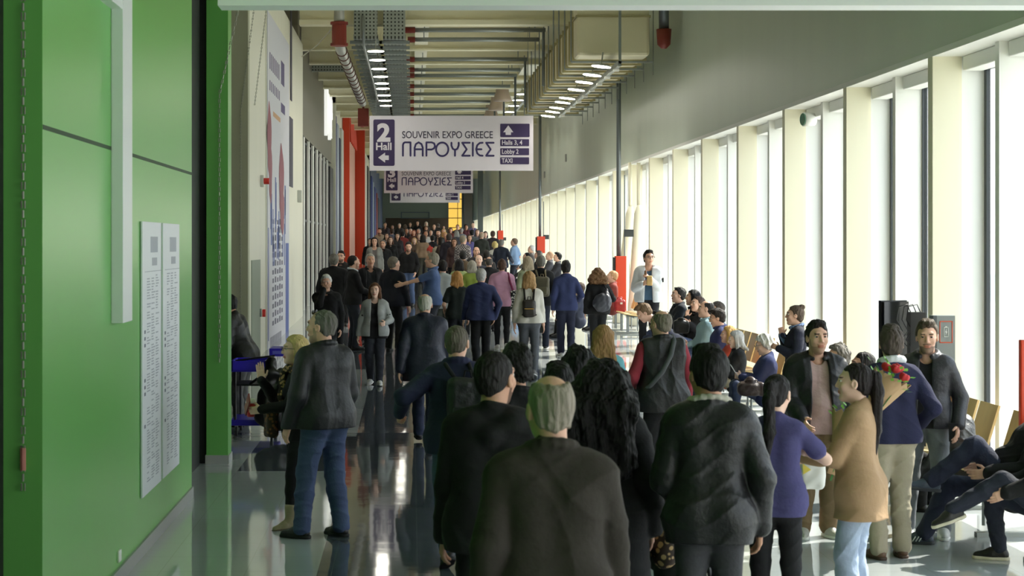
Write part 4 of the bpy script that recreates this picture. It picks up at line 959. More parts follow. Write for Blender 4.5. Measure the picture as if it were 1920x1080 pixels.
t = empty('charging_kiosk', (4.69, 15.9, 0)); tag(t, 'grey charging kiosk with orange framed battery symbol', 'kiosk'); t.rotation_euler = (0, 0, R(0))
MB().box(-.085, .075, 0, .12, 0, 1.665).build('body', mat('kiosk_grey', (142, 150, 154), .45), t); MB().box(-.118, -.085, 0, .12, 0, 1.665).build('side', mat('kiosk_dark', (84, 92, 96), .45), t)
mb = MB()
for q in ((-.062, .052, 1.610, 1.617), (-.062, .052, 1.425, 1.433), (-.062, -.056, 1.425, 1.617), (.046, .052, 1.425, 1.617)): mb.box(q[0], q[1], -.004, 0, q[2], q[3])
mb.build('orange_frame', mat('kiosk_orange', (226, 92, 60), .5), t)
mk = mat('kiosk_white', (232, 236, 236), .5); mb = MB()
for q in ((-.026, .016, 1.56, 1.564), (-.026, .016, 1.478, 1.482), (-.026, -.022, 1.478, 1.564), (.012, .016, 1.478, 1.564), (-.012, .002, 1.564, 1.572)): mb.box(q[0], q[1], -.004, 0, q[2], q[3])
mb.poly([(x, -.004, z) for x, z in ((0, 1.552), (-.015, 1.518), (-.005, 1.518), (-.011, 1.49), (.006, 1.526), (-.004, 1.526))]); mb.build('battery_symbol', mk, t)
text_mesh('lettering', 'Power', mk, t, (-.045, -.003, 1.22), .035, .17, rot=(R(90), R(-90), 0)); text_mesh('lettering', 'charger', mk, t, (.008, -.003, 1.22), .035, .2, rot=(R(90), R(-90), 0))
# ------------------------------------------------------------------ the people, from the camera outwards
K = (26, 26, 30); NAVY = (34, 42, 82); DNAVY = (30, 36, 60)
def jk(c, **k): d = dict(o=.030, hem=.84, collar=.008); d.update(k); return ('jacket', c, d)
def sh(c, **k): d = dict(o=.010, hem=.90); d.update(k); return ('shirt', c, d)
def sw(c, **k): d = dict(o=.018, hem=.86, mat='knit'); d.update(k); return ('sweater', c, d)
def te(c, **k): d = dict(o=.012, hem=.87, sl=.33); d.update(k); return ('t_shirt', c, d)
def jeans(c=(52, 66, 104), o=.006, hr=.066): return (c, 'denim', o, hr)
def tr(c=(36, 37, 42), o=.008, hr=.066): return (c, 'cloth', o, hr)
GREY = (148, 146, 142); BRN = (70, 54, 42); BLK = (28, 25, 24); DGR = (84, 80, 76); BLN = (196, 164, 112); WHT = (206, 204, 200)
WS = ((226, 226, 224), (236, 236, 232))
# --- nearest, backs to the camera
person('blazer', 'grey haired man in dark olive blazer, nearest to the camera, seen from behind', 1034, 705, 490, 0, w=1.05, belly=.3, hair=('balding', (150, 140, 126)), hy=.28,
       wear=[('blazer', (76, 66, 54), dict(o=.030, hem=.76, collar=.012, neck=.06))], legs=tr((44, 44, 46)), walk=.5)
person('hoodie', 'short haired man in black hooded top left of the grey haired man in blazer', 925, 660, 392, -8, w=1.0, hair=('crop', (40, 32, 28)), hy=-.45, beard=(60, 46, 40), skin='b',
       wear=[('hooded_top', (22, 22, 24), dict(o=.034, hem=.84, hood=1))], legs=tr((28, 28, 32)), walk=-.5)
person('curlhead', 'person with dark curly hair and black coat hidden behind the hooded man', 968, 652, 318, 10, w=.95, hair=('curly', (34, 28, 26)), wear=[jk(K)], skin='b')
person('curls', 'woman with big long black curls and black coat', 1128, 679, 362, -4, fem=1, w=1.02, hair=('curlylong', (26, 22, 22), .40), hy=-.15,
       wear=[('coat', (24, 25, 30), dict(o=.05, hem=.50, flare=.03, collar=.0, mat='cloth'))], legs=tr(K), walk=.5, hands=(None, (.27, -.02, .90)))
person('beanie', 'person in black knitted hat just beyond the curly haired woman', 1083, 657, 304, 0, w=.95, hair=('curly', (24, 22, 24)), wear=[jk(K)], skin='b')
person('darkhead', 'short dark haired person half hidden between hooded man and black curls', 1047, 684, 340, 5, w=.9, fem=1, hair=('thick', (30, 26, 26)), wear=[jk(K)])
person('leather', 'dark haired man in black biker jacket with pale fleece collar and grey jeans', 1331, 652, 378, -6, w=.92, hair=('thick', (26, 22, 20)), hy=.35, skin='b', lean=.06,
       wear=[('jacket', (36, 36, 40), dict(o=.034, hem=.82, collar=.004, mat='leather', fur=((206, 200, 184), .015)))], legs=jeans((66, 66, 70), .004, .06), walk=-.4, hands=((-.13, .20, 1.0), (.25, .06, .90)))
person('purple', 'woman with long dark ponytail in purple T-shirt holding a snack', 1454, 703, 322, -12, fem=1, w=.98, hair=('pony', (44, 36, 36), .34), hy=-.35, hp=-.15, skin='c',
       wear=[te((76, 72, 132), o=.010, hem=.84)], legs=tr((34, 34, 42), .004, .058), hands=((-.2, .25, 1.02), (.12, .21, 1.28, (1.2, -.1, -.8))), curl=(.6, 1.1))
person('tan', 'woman with long ponytail in tan coat and pale blue jeans', 1610, 682, 312, 62, fem=1, w=.92, hair=('pony', (52, 38, 36), .42), hy=.2, skin='c',
       wear=[('coat', (192, 152, 108), dict(o=.032, hem=.74, flare=.02, collar=.0))], legs=((166, 186, 214), 'denim', .012, .088), hands=((-.05, .36, 1.14), (.10, .34, 1.12)), curl=(.9, .9))
person('parka', 'dark haired man in pink T-shirt and open black parka, facing the camera', 1530, 604, 239, 184, w=1.08, hair=('thick', (40, 30, 26)), beard=(140, 110, 96), hy=.05, belly=.35,
       wear=[te((206, 168, 160), o=.012, hem=.86, neck=.062), ('parka', (30, 32, 40), dict(o=.046, hem=.78, collar=.006, open=.075, hood=1, mat='nylon'))], legs=((150, 122, 84), 'cloth', .018, .075), shoe=((206, 204, 192), (236, 236, 230)), hands=((-.25, .14, .92), (.2, .28, 1.0)))
person('chino', 'man in navy sweater over white collar and beige chinos, back to camera', 1672, 613, 257, 8, w=.99, hair=('thick', (70, 60, 52)), hy=-.3, belly=.3,
       wear=[sh((224, 228, 232), collar=.022), sw((42, 46, 96), o=.022, hem=.90)], legs=((178, 166, 140), 'cloth', .012, .072), shoe=((112, 78, 52), (70, 52, 40)), hands=((-.2, .3, 1.08), (.28, .12, 1.02)))
person('beard', 'bearded man in dark leather bomber jacket and grey jeans, smiling', 1738, 601, 238, 158, w=.94, hair=('thick', (78, 66, 52)), beard=(96, 80, 68), hy=.12, hp=-.12,
       wear=[('t_shirt', (26, 26, 30), dict(o=.010, hem=.9, sl=.33)), ('jacket', (62, 62, 72), dict(o=.03, hem=.90, collar=.012, open=.05, mat='leather'))], legs=jeans((124, 130, 136), .006, .066), belt=(24, 22, 22), shoe=WS, hands=((-.26, .10, .93), None), feet=((-.14, .1, .085, 0), (.16, -.02, .085, 0)))
# --- left foreground
person('blackjkt', 'grey haired man in black jacket and blue jeans with sunglasses on his head', 608, 582, 240, 38, w=1.10, belly=.4, hair=('crop', (108, 104, 98)), beard=(140, 126, 112), shades=2, hy=.55,
       wear=[('jacket', (42, 45, 52), dict(o=.036, hem=.87, collar=.012, mat='nylon'))], legs=((66, 84, 128), 'denim', .014, .072), shoe=((24, 24, 27), (18, 18, 20)), feet=((-.16, .08, .085, 0, .5), (.15, -.02, .085, 0, .1)), hands=((-.30, .06, .90), (.26, .14, .90)))
person('waver', 'blonde woman in black with glasses and beige boots, raising a hand', 558, 630, 231, 105, fem=1, w=.98, hair=('bob', (200, 176, 120), .15), glasses=1, skin='c',
       wear=[('jacket', (26, 26, 28), dict(o=.02, hem=.82)), ], legs=tr((24, 24, 27), .0, .05), shoe=((178, 156, 116), (90, 76, 58), 1), hands=((-.12, .36, 1.12), (.02, .34, 1.38)), curl=(.8, .15), hdir=(None, (.1, .1, 1)), palm=(None, (-1, .25, .1)), feet=((-.16, .10, .085, .1), (.11, -.06, .085, .1)))
person('porter', 'person in black workwear with yellow marks bending over the blue trolley', 458, 548, 150, 74, w=1.05, lean=.30, hair=('short', BLK), skin='b', wear=[('jacket', (44, 46, 42), dict(o=.034, hem=.80, mat='nylon'))], legs=((112, 112, 108), 'cloth', .016, .078), hands=((-.2, .32, 1.05), (.2, .30, 1.10)))
person('navypack', 'man in navy jacket carrying a dark backpack, walking away', 856, 611, 262, 4, w=1.04, hair=('crop', (96, 88, 78)), hy=-.3, wear=[jk((42, 50, 100), o=.032, hem=.84, collar=.014)], legs=jeans((62, 76, 108), .008, .066), walk=-.8, hands=((-.42, .10, 1.13, (-.8, -.6, -.4)), (.24, .12, 1.05)), curl=(1.2, .6))
person('oldnavy', 'white haired old man in long navy jacket walking away', 796, 551, 163, -4, w=1.10, lean=.08, hair=('balding', (190, 186, 176)), wear=[jk((42, 50, 82), o=.042, hem=.74, flare=.02, collar=.012, mat='nylon')], legs=jeans((48, 58, 92), .008, .068), walk=1.0)
# --- middle distance
person('vest', 'man in black vest with red sleeves and sunglasses on his head, seen from behind', 1242, 583, 203, 8, w=1.12, belly=.3, hair=('balding', (120, 112, 98)), shades=1, hy=.45, wear=[('shirt', (168, 40, 56), dict(o=.018, hem=.88)), ('vest', (40, 43, 42), dict(o=.040, hem=.80, sl=0, collar=.014, mat='nylon'))], legs=tr((36, 38, 42)), hands=((-.26, .18, 1.02), None))
person('teal', 'woman with long wavy light brown hair and turquoise top', 1131, 611, 212, -5, fem=1, w=.95, hair=('long', (150, 116, 74), .22), wear=[sw((112, 196, 208), o=.02)], legs=jeans())
person('puffer', 'young man with glasses in white puffer jacket eating from a paper bag', 1216, 470, 98.5, 172, w=1.05, hair=('thick', (40, 32, 26)), glasses=1, hy=.35, wear=[('shirt', (58, 92, 124), dict(o=.010, hem=.92)), ('puffer_jacket', (222, 226, 230), dict(o=.036, hem=.88, open=.055, hood=1, mat='nylon', nz=.010, fur=((40, 38, 38), .026)))], legs=tr((32, 34, 44), .006, .06), shoe=((196, 194, 188), (224, 222, 214)), hands=((-.02, .24, 1.30), (.10, .26, 1.20)), curl=(1.0, 1.0))
person('navyshirt', 'dark haired man in navy shirt and navy trousers walking away', 1061, 490, 101, 0, w=.98, hair=('thick', (48, 38, 32)), wear=[sh((44, 56, 108), o=.02, hem=.86, collar=.014)], legs=tr((40, 46, 84), .010, .07), shoe=WS, walk=.45, hands=(None, (.25, .2, 1.05)))
person('cream', 'woman in cream sweater and grey jeans wearing a small brown backpack', 992, 509, 115, -3, fem=1, w=1.06, hair=('long', (176, 138, 92), .16), wear=[sw((232, 226, 212), o=.02, hem=.92)], legs=jeans((92, 96, 104), .004, .055), shoe=((120, 118, 116), (230, 230, 226)), walk=.5)
person('pink', 'woman with hair up in pink sweatshirt and black leggings, walking away', 941, 486, 97, 0, fem=1, w=1.12, hair=('bun', (84, 60, 46)), wear=[sw((224, 160, 192), o=.034, hem=.86)], legs=tr((30, 32, 40), .0, .045), shoe=((214, 212, 208), (230, 230, 226)), walk=.3)
person('navygrey', 'broad white haired man in navy sweatshirt and black trousers, walking away', 902, 504, 110, 0, w=1.16, belly=.2, hair=('short', (184, 182, 178)), hy=-.25, wear=[sw((46, 56, 104), o=.026, hem=.88, mat='cloth', collar=.006)], legs=tr((34, 36, 40), .012, .072), walk=-.4, hands=(None, (.24, -.06, .93)), shoe=((90, 88, 84), (60, 58, 56)))
person('green', 'woman with reddish blonde hair and dark green T-shirt, walking away', 857, 509, 106, 6, fem=1, w=1.02, hair=('long', (184, 132, 74), .15), wear=[te((36, 58, 46), o=.014)], legs=jeans((44, 50, 62), .006), hands=((-.22, .15, .98), None), walk=.4)
person('greysweat', 'dark haired man in pale grey sweatshirt seen from behind', 830, 488, 98, 0, w=1.06, hair=('short', (44, 36, 34)), wear=[sw((182, 188, 186), o=.024, hem=.84)], legs=tr((70, 74, 66), .012))
person('drawbag', 'curly haired woman in black with a shiny drawstring bag on her back', 1121, 504, 100, 0, fem=1, w=1.12, hair=('curlylong', (112, 80, 50), .12), wear=[jk((34, 34, 36), o=.03, hem=.84)], legs=tr((40, 42, 46), .008, .06), walk=.3, hands=(None, (.26, .18, 1.12)))
person('khakipack', 'grey haired man in black jacket with khaki backpack, walking away', 1014, 479, 97, -6, w=1.06, hair=('short', (112, 108, 100)), wear=[jk((34, 34, 38), o=.03)], legs=jeans((44, 54, 84)), walk=-.6, shoe=((60, 60, 62), (224, 222, 216)))
person('camo', 'grey haired person in pale green camouflage top near the seats', 990, 481, 90, 10, w=.98, fem=1, hair=('long', (150, 136, 112), .12), wear=[jk((146, 156, 118), o=.024)], legs=tr())
person('hoodiewoman', 'woman in pale grey hooded jacket over black top, walking toward camera', 703, 531, 120.5, 176, fem=1, w=1.1, hair=('long', (104, 70, 46), .14), skin='c', wear=[('t_shirt', (24, 24, 28), dict(o=.010, hem=.82, sl=.33)), ('hooded_jacket', (176, 180, 178), dict(o=.024, hem=.86, hood=1, open=.055))], legs=jeans((56, 62, 78), .012, .066), shoe=WS, walk=.35, hands=((-.20, .26, 1.10), (.29, .02, .86)), curl=(1.0, .5))
person('handmouth', 'white haired man in black with backpack straps, hand over his mouth', 612, 516, 117, 176, w=1.06, hair=('thick', (214, 212, 208)), wear=[jk((32, 32, 36), o=.026)], legs=jeans((60, 64, 74)), hands=((-.25, .05, .88), (.03, .155, 1.545, (.7, -.4, -1))), hdir=(None, (-.7, .05, .55)), palm=(None, (-.2, -1, .1)), curl=(.4, .5), hp=-.1)
person('navyjkt', 'grey haired man in navy jacket turned right in the chatting group', 737, 482, 98, -30, w=1.08, hair=('short', (118, 108, 96)), hy=-.5, wear=[jk((36, 42, 70), o=.03, hem=.86)], legs=tr((30, 31, 36)), hands=(None, (.30, .08, .86)))
person('darktee', 'grey haired man in black T-shirt and open jacket, facing the camera', 694, 476, 93, 192, w=1.05, belly=.3, hair=('short', (170, 164, 152)), skin='b', wear=[te((38, 42, 48)), jk((34, 34, 38), open=.085, hem=.86)], legs=jeans((50, 56, 72)))
person('blackjean', 'man in black jacket with white collar and jeans, turned right', 661, 479, 97, -72, w=1.05, hair=('crop', (44, 36, 30)), hy=.1, beard=(110, 86, 72), wear=[sh((206, 210, 220), collar=.016), jk((32, 32, 34), o=.03, hem=.86)], legs=jeans((46, 54, 72), .010), hands=((-.05, .30, 1.06), (.05, .33, 1.08)))
person('bulkback', 'bulky grey haired man in black jacket, back to camera by the dark glazing', 626, 476, 95, -12, w=1.2, hair=('short', (120, 116, 106)), wear=[jk((32, 33, 36), o=.036, hem=.84, collar=.012)], legs=tr((34, 36, 40)))
person('beardpeek', 'young bearded man with glasses peeking out behind the chatting men', 640, 471, 80, 170, hair=('thick', (30, 26, 24)), beard=(44, 36, 32), glasses=1, wear=[jk((50, 46, 46))], legs=tr())
person('pointer', 'man with glasses in blue polo stretching his arm to the left', 812, 474, 100, 82, w=1.1, belly=.4, hair=('short', (150, 142, 128)), glasses=1, hy=-.1, wear=[te((72, 98, 150), o=.014, collar=.008)], legs=jeans((44, 52, 70)), hands=((-.16, .52, 1.24, (-.4, -.2, -1)), None), curl=(.3, .4))
person('blacksweater', 'man in black sweater and blue jeans looking down, facing camera', 766, 453, 66, 165, w=1.1, hair=('short', (52, 44, 40)), beard=(80, 62, 54), hp=-.3, hy=.3, wear=[sw((30, 30, 34), hem=.92, o=.014)], legs=jeans((88, 112, 160), .008), belt=(40, 36, 34), shoe=((40, 40, 44), (30, 30, 30)), hands=((-.24, .14, .93), (.24, .05, .88)))
person('lime', 'grey haired woman in lime green top among the walkers', 885, 489, 88, 0, fem=1, w=1.05, hair=('bob', (156, 150, 136), .11), wear=[sw((156, 176, 62), o=.016)], legs=tr())
person('palegreen', 'black haired woman in pale green top behind the grey sweatshirt', 861, 486, 84, 5, fem=1, hair=('bob', (28, 25, 26), .12), wear=[sw((176, 196, 122), o=.016)], legs=tr())
person('brownback', 'dark haired man in brown jacket seen from behind among the walkers', 868, 470, 78, 0, w=1.05, hair=('short', (50, 44, 40)), wear=[jk((104, 84, 58))], legs=tr())
person('phoneman', 'balding man talking on a phone, facing the camera', 893, 463, 72, 186, hair=('balding', (88, 76, 66)), beard=(120, 96, 84), wear=[jk((60, 54, 60))], legs=tr(), hands=((-.10, .12, 1.56), None), curl=(1.1, .4))
person('oldface', 'white haired old man facing camera between lime top and navy sweatshirt', 898, 478, 80, 180, hair=('balding', (216, 208, 198)), skin='c', wear=[jk((62, 66, 80))], legs=tr())
person('dkback', 'man with thinning hair in black top behind the white haired navy man', 917, 482, 84, 0, w=1.1, hair=('balding', (80, 74, 68)), wear=[jk((30, 32, 40))], legs=tr())
person('curlback', 'dark haired person just ahead of the pink sweatshirt woman', 912, 470, 74, 0, hair=('thick', (52, 44, 38)), wear=[jk((66, 62, 62))], legs=tr())
person('police', 'man in light blue short sleeved shirt and navy trousers by the windows', 965, 447, 55, 60, hair=('short', (120, 100, 84)), hy=.3, belly=.5, w=1.12, wear=[te((130, 162, 204), collar=.01)], legs=tr((40, 46, 66), .012, .07), hands=((-.1, .28, 1.0), (.22, .15, 1.0)))
person('navyvest', 'grey haired man in navy jacket beside the light blue shirted man', 940, 449, 57, -20, w=1.08, hair=('short', (120, 116, 110)), wear=[jk((40, 52, 78))], legs=tr(), hands=(None, (.34, .16, 1.05)))
person('blondewhite', 'curly blonde woman in white top carrying shopping bags', 928, 454, 56, 10, fem=1, w=1.05, hair=('curly', (222, 196, 130)), wear=[sh((226, 222, 208), o=.02)], legs=tr())
person('checks', 'grey haired man in checked shirt seen from behind', 868, 442, 58, -25, w=1.08, hair=('short', (150, 138, 118)), hy=-.4, wear=[sh(check_cloth(), o=.022, hem=.82)], legs=tr())
person('purplehood', 'man in dark plum jacket with grey hood seen from behind', 842, 438, 56, 0, w=1.08, hair=('short', (70, 60, 56)), wear=[jk((62, 54, 70), hood=1)], legs=tr())
person('sweatertan', 'dark haired woman in tan sweater and olive trousers, seen from behind', 793, 440, 50, 0, fem=1, w=1.05, hair=('bob', (52, 42, 36), .12), wear=[sw((166, 134, 104), o=.02, hem=.92)], legs=tr((86, 84, 70), .014, .07))
person('brownwoman', 'dark haired woman with pale bag in brown jacket, turned left', 826, 445, 54, 70, fem=1, hair=('long', (58, 44, 36), .14), wear=[jk((90, 66, 54))], legs=tr())
person('graycard', 'dark haired woman in grey cardigan facing the camera by the left wall', 702, 445, 62, 184, fem=1, hair=('bob', (48, 38, 34), .1), wear=[te((120, 112, 108)), ('cardigan', (146, 146, 140), dict(o=.024, hem=.82, open=.06))], legs=tr())
person('zipman', 'grey haired man in black zipped jacket near the left wall', 718, 450, 62, 172, w=1.08, hair=('short', (96, 90, 84)), beard=(120, 106, 96), skin='b', wear=[jk((34, 34, 40), collar=.016)], legs=tr())
person('leftedge', 'dark haired person in black half hidden at the left wall', 694, 447, 54, 170, hair=('short', BLK), wear=[jk((44, 44, 50))], legs=tr())
person('longbrown', 'woman with long brown hair in black, facing the camera', 732, 444, 53, 180, fem=1, hair=('long', (98, 62, 44), .16), skin='c', wear=[jk((34, 34, 38))], legs=tr())
person('blondebrown', 'blonde woman in brown coat facing the camera', 777, 446, 49, 178, fem=1, hair=('long', (198, 160, 108), .14), skin='c', wear=[jk((108, 84, 66))], legs=tr())
# --- far crowd: x, top, scale, facing, female, hair, top colour, label
FAR = [(712, 428, 42, 180, 0, ('thick', BRN), (176, 166, 146), 'bearded man in beige jacket facing the camera, far left of crowd', (70, 54, 44)),
 (722, 417, 33, 180, 0, ('short', BLK), (70, 56, 66), 'tall dark haired man in plum top at far left end', None),
 (735, 429, 42, 0, 0, ('short', BRN), (104, 118, 146), 'man in blue grey top with rucksack straps, far crowd', None),
 (755, 433, 46, 0, 0, ('short', BLK), (150, 46, 44), 'person in brick red sweater seen from behind in far crowd', None),
 (749, 419, 32, 180, 0, ('short', GREY), (62, 62, 66), 'grey haired man in charcoal far back by lobby opening', None),
 (762, 428, 38, 190, 1, ('bob', DGR, .1), (44, 44, 52), 'grey bobbed woman in dark coat in far crowd', None),
 (770, 429, 38, 180, 0, ('short', WHT), (70, 60, 92), 'white haired man in violet scarf in far crowd', None),
 (776, 431, 42, 175, 1, ('long', (120, 60, 40), .14), (92, 60, 52), 'red haired woman in rust coat in far crowd', None),
 (785, 429, 40, 180, 0, ('short', GREY), (92, 96, 104), 'grey haired man in grey jacket facing camera in far crowd', None),
 (798, 432, 44, 190, 0, ('short', BLK), (226, 224, 222), 'young man in white T-shirt in far crowd', None),
 (808, 432, 40, 180, 0, ('balding', GREY), (120, 116, 112), 'balding man in pale grey coat in far crowd', None),
 (814, 421, 34, 180, 0, ('bald', BRN), (34, 36, 44), 'bald man in black standing tall in far crowd', None),
 (822, 431, 46, 178, 0, ('thick', BLK), (42, 46, 60), 'black bearded man in dark navy jacket in far crowd', (40, 34, 32)),
 (834, 435, 44, 180, 1, ('long', (206, 166, 104), .14), (132, 60, 54), 'blonde woman in brick coloured top in far crowd', None),
 (832, 429, 40, 180, 1, ('long', (200, 170, 110), .12), (150, 120, 80), 'fair haired woman in ochre jacket in far crowd', None),
 (799, 424, 36, 180, 1, ('long', (110, 78, 52), .14), (62, 50, 48), 'brown haired woman in dark brown coat far back', None),
 (858, 421, 36, 180, 0, ('short', BLK), (36, 36, 44), 'dark haired man in black below the yellow tower', None),
 (874, 421, 36, 180, 0, ('curly', BLK), (104, 44, 58), 'person in dark hat and maroon top near yellow tower', None),
 (887, 418, 34, 190, 0, ('bald', WHT), (92, 88, 140), 'white haired person in lilac top near end of windows', None),
 (885, 431, 46, 0, 0, ('short', BLK), (86, 92, 96), 'man with grey rucksack on white sleeves, seen from behind', None),
 (903, 435, 50, 0, 0, ('balding', (170, 150, 130)), (58, 64, 54), 'bald man in long dark green coat seen from behind', None),
 (924, 433, 48, 0, 0, ('short', BRN), (56, 46, 56), 'dark haired man in aubergine sweater seen from behind', None),
 (910, 434, 44, 180, 1, ('bob', BLK, .1), (120, 126, 130), 'dark haired woman in pale grey beside the green coat', None),
 (856, 432, 44, 0, 1, ('bob', GREY, .1), (72, 76, 90), 'grey haired woman in slate top ahead of maroon person', None),
 (880, 440, 48, 200, 1, ('long', BRN, .14), (96, 90, 160), 'woman in violet and blue top in far crowd', None),
 (783, 414, 30, 180, 0, ('thick', BLK), (26, 26, 30), 'tall figure in black at the lobby opening', None),
 (799, 416, 30, 180, 1, ('bob', (210, 200, 180), .1), (70, 62, 54), 'pale haired woman at the lobby opening', None),
 (769, 417, 30, 180, 0, ('short', BLK), (48, 44, 44), 'dark haired man at the lobby opening, beside the black figure', None),
 (760, 421, 31, 10, 1, ('bob', BRN, .1), (96, 80, 60), 'brown haired woman in khaki at the lobby opening', None),
 (736, 422, 32, 180, 0, ('short', BLK), (46, 52, 66), 'man in navy far back near left wall banners', None),
 (822, 419, 31, 5, 0, ('short', DGR), (54, 50, 46), 'man in dark brown far back right of bald man', None),
 (832, 423, 32, 180, 1, ('long', BLK, .14), (38, 38, 44), 'black haired woman far back under the yellow tower edge', None),
 (845, 427, 38, 180, 1, ('bob', BRN, .1), (120, 52, 48), 'woman in red brown jacket below the yellow tower', None),
 (865, 428, 40, 0, 0, ('short', GREY), (150, 152, 160), 'grey haired man in silver grey jacket, far crowd right', None),
 (895, 430, 42, 180, 1, ('bob', DGR, .1), (84, 80, 96), 'woman in mauve grey coat by the farthest cabinet', None),
 (745, 437, 47, 180, 1, ('bob', BLK, .1), (54, 48, 54), 'black haired woman between rucksack man and red sweater', None),
 (811, 441, 50, 0, 0, ('short', BLK), (40, 44, 58), 'dark haired man in navy behind the tan sweater woman', None),
 (852, 447, 58, 180, 1, ('long', BRN, .14), (88, 58, 54), 'brown haired woman in maroon cardigan facing camera mid crowd', None),
 (786, 438, 46, 175, 0, ('short', DGR), (74, 66, 62), 'man in taupe jacket behind the blonde woman in brown', None),
 (725, 437, 46, 180, 1, ('long', BLK, .14), (70, 74, 82), 'dark haired woman in slate coat by left fronts', None)]
for i, (x, t, s_, yw, fm, hr, c, lab, bd) in enumerate(FAR):
    person('far%d' % i, lab, x, t, s_, yw+((i*37) % 21-10), fem=fm, w=.98+.08*((i*7) % 3)/2, hair=hr, beard=bd, skin='abca'[i % 4], wear=[jk(c, o=.026)], legs=(jeans() if i % 3 == 0 else tr()), walk=(.5 if i % 2 else -.5))
# --- seated along the windows, facing the corridor
def seat(key, lab, x, top, s_, yaw=88, **k):
    d = dict(sit=1, lean=-.06, legs=jeans((58, 72, 110), .008)); d.update(k); return person(key, lab, x, top, s_, yaw, **d)
seat('reader', 'white haired person in blue sweater seated reading a leaflet', 1434, 628, 146, 84, h=1.62, fem=1, w=1.2, hair=('curly', (206, 204, 198)), skin='c', glasses=1, hp=-.35, wear=[sw((46, 58, 112), o=.03)], hands=((-.03, .34, 1.17), (.12, .33, 1.18)), curl=(.8, .8))
seat('greylady', 'woman with grey hair in black jacket seated looking at a phone', 1380, 620, 135, 86, h=1.6, fem=1, w=1.08, hair=('long', (186, 184, 180), .15), skin='c', hp=-.2, wear=[jk((40, 42, 50))], legs=tr((176, 164, 136)), hands=((-.04, .34, 1.06), (.06, .34, 1.06)))
seat('blonde', 'blonde woman in orange top seated behind the grey haired woman', 1364, 612, 131.5, 84, h=1.62, fem=1, hair=('bob', (206, 160, 92), .12), skin='a', wear=[sw((214, 72, 44), o=.02)], hands=((-.1, .36, 1.0), (.1, .36, 1.0)))
seat('navyman', 'man with glasses in navy shirt seated with folded arms', 1346, 579, 126, 86, h=1.76, w=1.1, hair=('thick', (62, 46, 36)), glasses=1, hp=-.3, wear=[sh((46, 56, 112), o=.024, collar=.014)], hands=((.02, .24, 1.10), (-.02, .26, 1.10)))
seat('mint', 'dark haired man in pale blue shirt seated with folded arms', 1321, 564, 121, 88, h=1.80, w=1.12, belly=.6, hair=('balding', (52, 42, 36)), wear=[sh((150, 186, 196), o=.024, collar=.012)], hands=((.04, .24, 1.10), (-.04, .26, 1.10)))
seat('behindmint', 'dark haired man in grey blue seated behind the pale blue shirt', 1341, 566, 117, 96, h=1.8, hair=('short', (64, 56, 50)), wear=[sh((120, 132, 156), o=.024)])
seat('bent', 'man in navy sweater bending forward from his seat', 1268, 556, 112, 92, h=1.95, lean=.75, hair=('thick', (112, 88, 62)), hp=.1, wear=[sw((40, 48, 78), o=.026)], hands=((-.16, .3, .92), (.16, .3, .92)))
seat('sunman', 'man with sunglasses up, seated behind the bending man', 1270, 539, 106, 100, h=1.85, hair=('short', (50, 42, 36)), shades=1, wear=[jk((44, 50, 66))])
seat('darklong', 'woman with long dark hair seated, turned left', 1297, 544, 108, 84, h=1.84, fem=1, hair=('long', (34, 28, 28), .18), wear=[jk((40, 38, 44))])
seat('facewoman', 'woman with chin on hand seated between the long haired woman and shirted man', 1306, 556, 109, 110, h=1.78, fem=1, hair=('short', (70, 52, 42)), wear=[jk((50, 46, 50))], hands=((-.1, .2, 1.3), (.03, .2, 1.42)))
seat('hidden', 'dark haired person seated low behind the man in pink T-shirt', 1613, 662, 183, 90, h=1.75, hair=('short', (52, 40, 34)), skin='b', wear=[jk((60, 56, 56))])
seat('hidden2', 'grey haired person in dark coat seated behind the black parka', 1567, 648, 172, 100, h=1.7, hair=('curly', (112, 106, 98)), wear=[jk((52, 54, 58))])
person('chin', 'person with hair in a bun and navy jacket, hand at chin, looking left', 1494, 573, 160, 84, fem=1, w=1.02, hair=('bun', (82, 66, 52)), skin='a', wear=[sh((120, 150, 200), collar=.012), jk((38, 44, 72), open=.02, o=.03, hem=.8)], legs=tr(), hands=((-.1, .24, 1.22), (.02, .19, 1.40)), curl=(.6, 1.1))
seat('legcross', 'man in black jacket leaning back in his seat with crossed jeans', 1896, 713, 250, 78, h=1.78, lean=-.42, w=1.16, belly=.8, hair=('short', (110, 100, 90)), wear=[jk((34, 36, 42), o=.03)], legs=((44, 54, 92), 'denim', .010, .066), shoe=((70, 84, 104), (60, 62, 68)), feet=((-.08, .58, .52, -.1), (.14, .62, .085, 0)), knee=((-.05, .5, 1), (.1, .6, 1)), hands=((-.22, .22, 1.0), (.22, .22, 1.0)))
seat('edge', 'seated person at right edge in black coat and dark jeans, legs crossed', 1975, 742, 262, 80, h=1.75, lean=-.2, fem=1, hair=('long', BRN, .2), wear=[jk((32, 33, 36), o=.036, hem=.8)], legs=((40, 48, 74), 'denim', .004, .056), shoe=((52, 48, 42), (214, 206, 184)), feet=((-.10, .72, .40, .35), (.14, .36, .085, 0)), knee=((0, .4, 1), (.1, .6, 1)))
seat('longback', 'woman with long light brown hair in black jacket seated, turned away', 1812, 722, 222, 40, h=1.62, fem=1, lean=.28, hair=('long', (150, 112, 70), .24), wear=[jk((44, 46, 48), o=.04, hem=.86, mat='leather')], legs=tr((34, 36, 42)))
seat('cabinetman', 'fair haired person seated beside the orange red cabinet', 1146, 508, 83, 90, h=1.8, hair=('short', (190, 150, 110)), wear=[jk((150, 60, 50))])
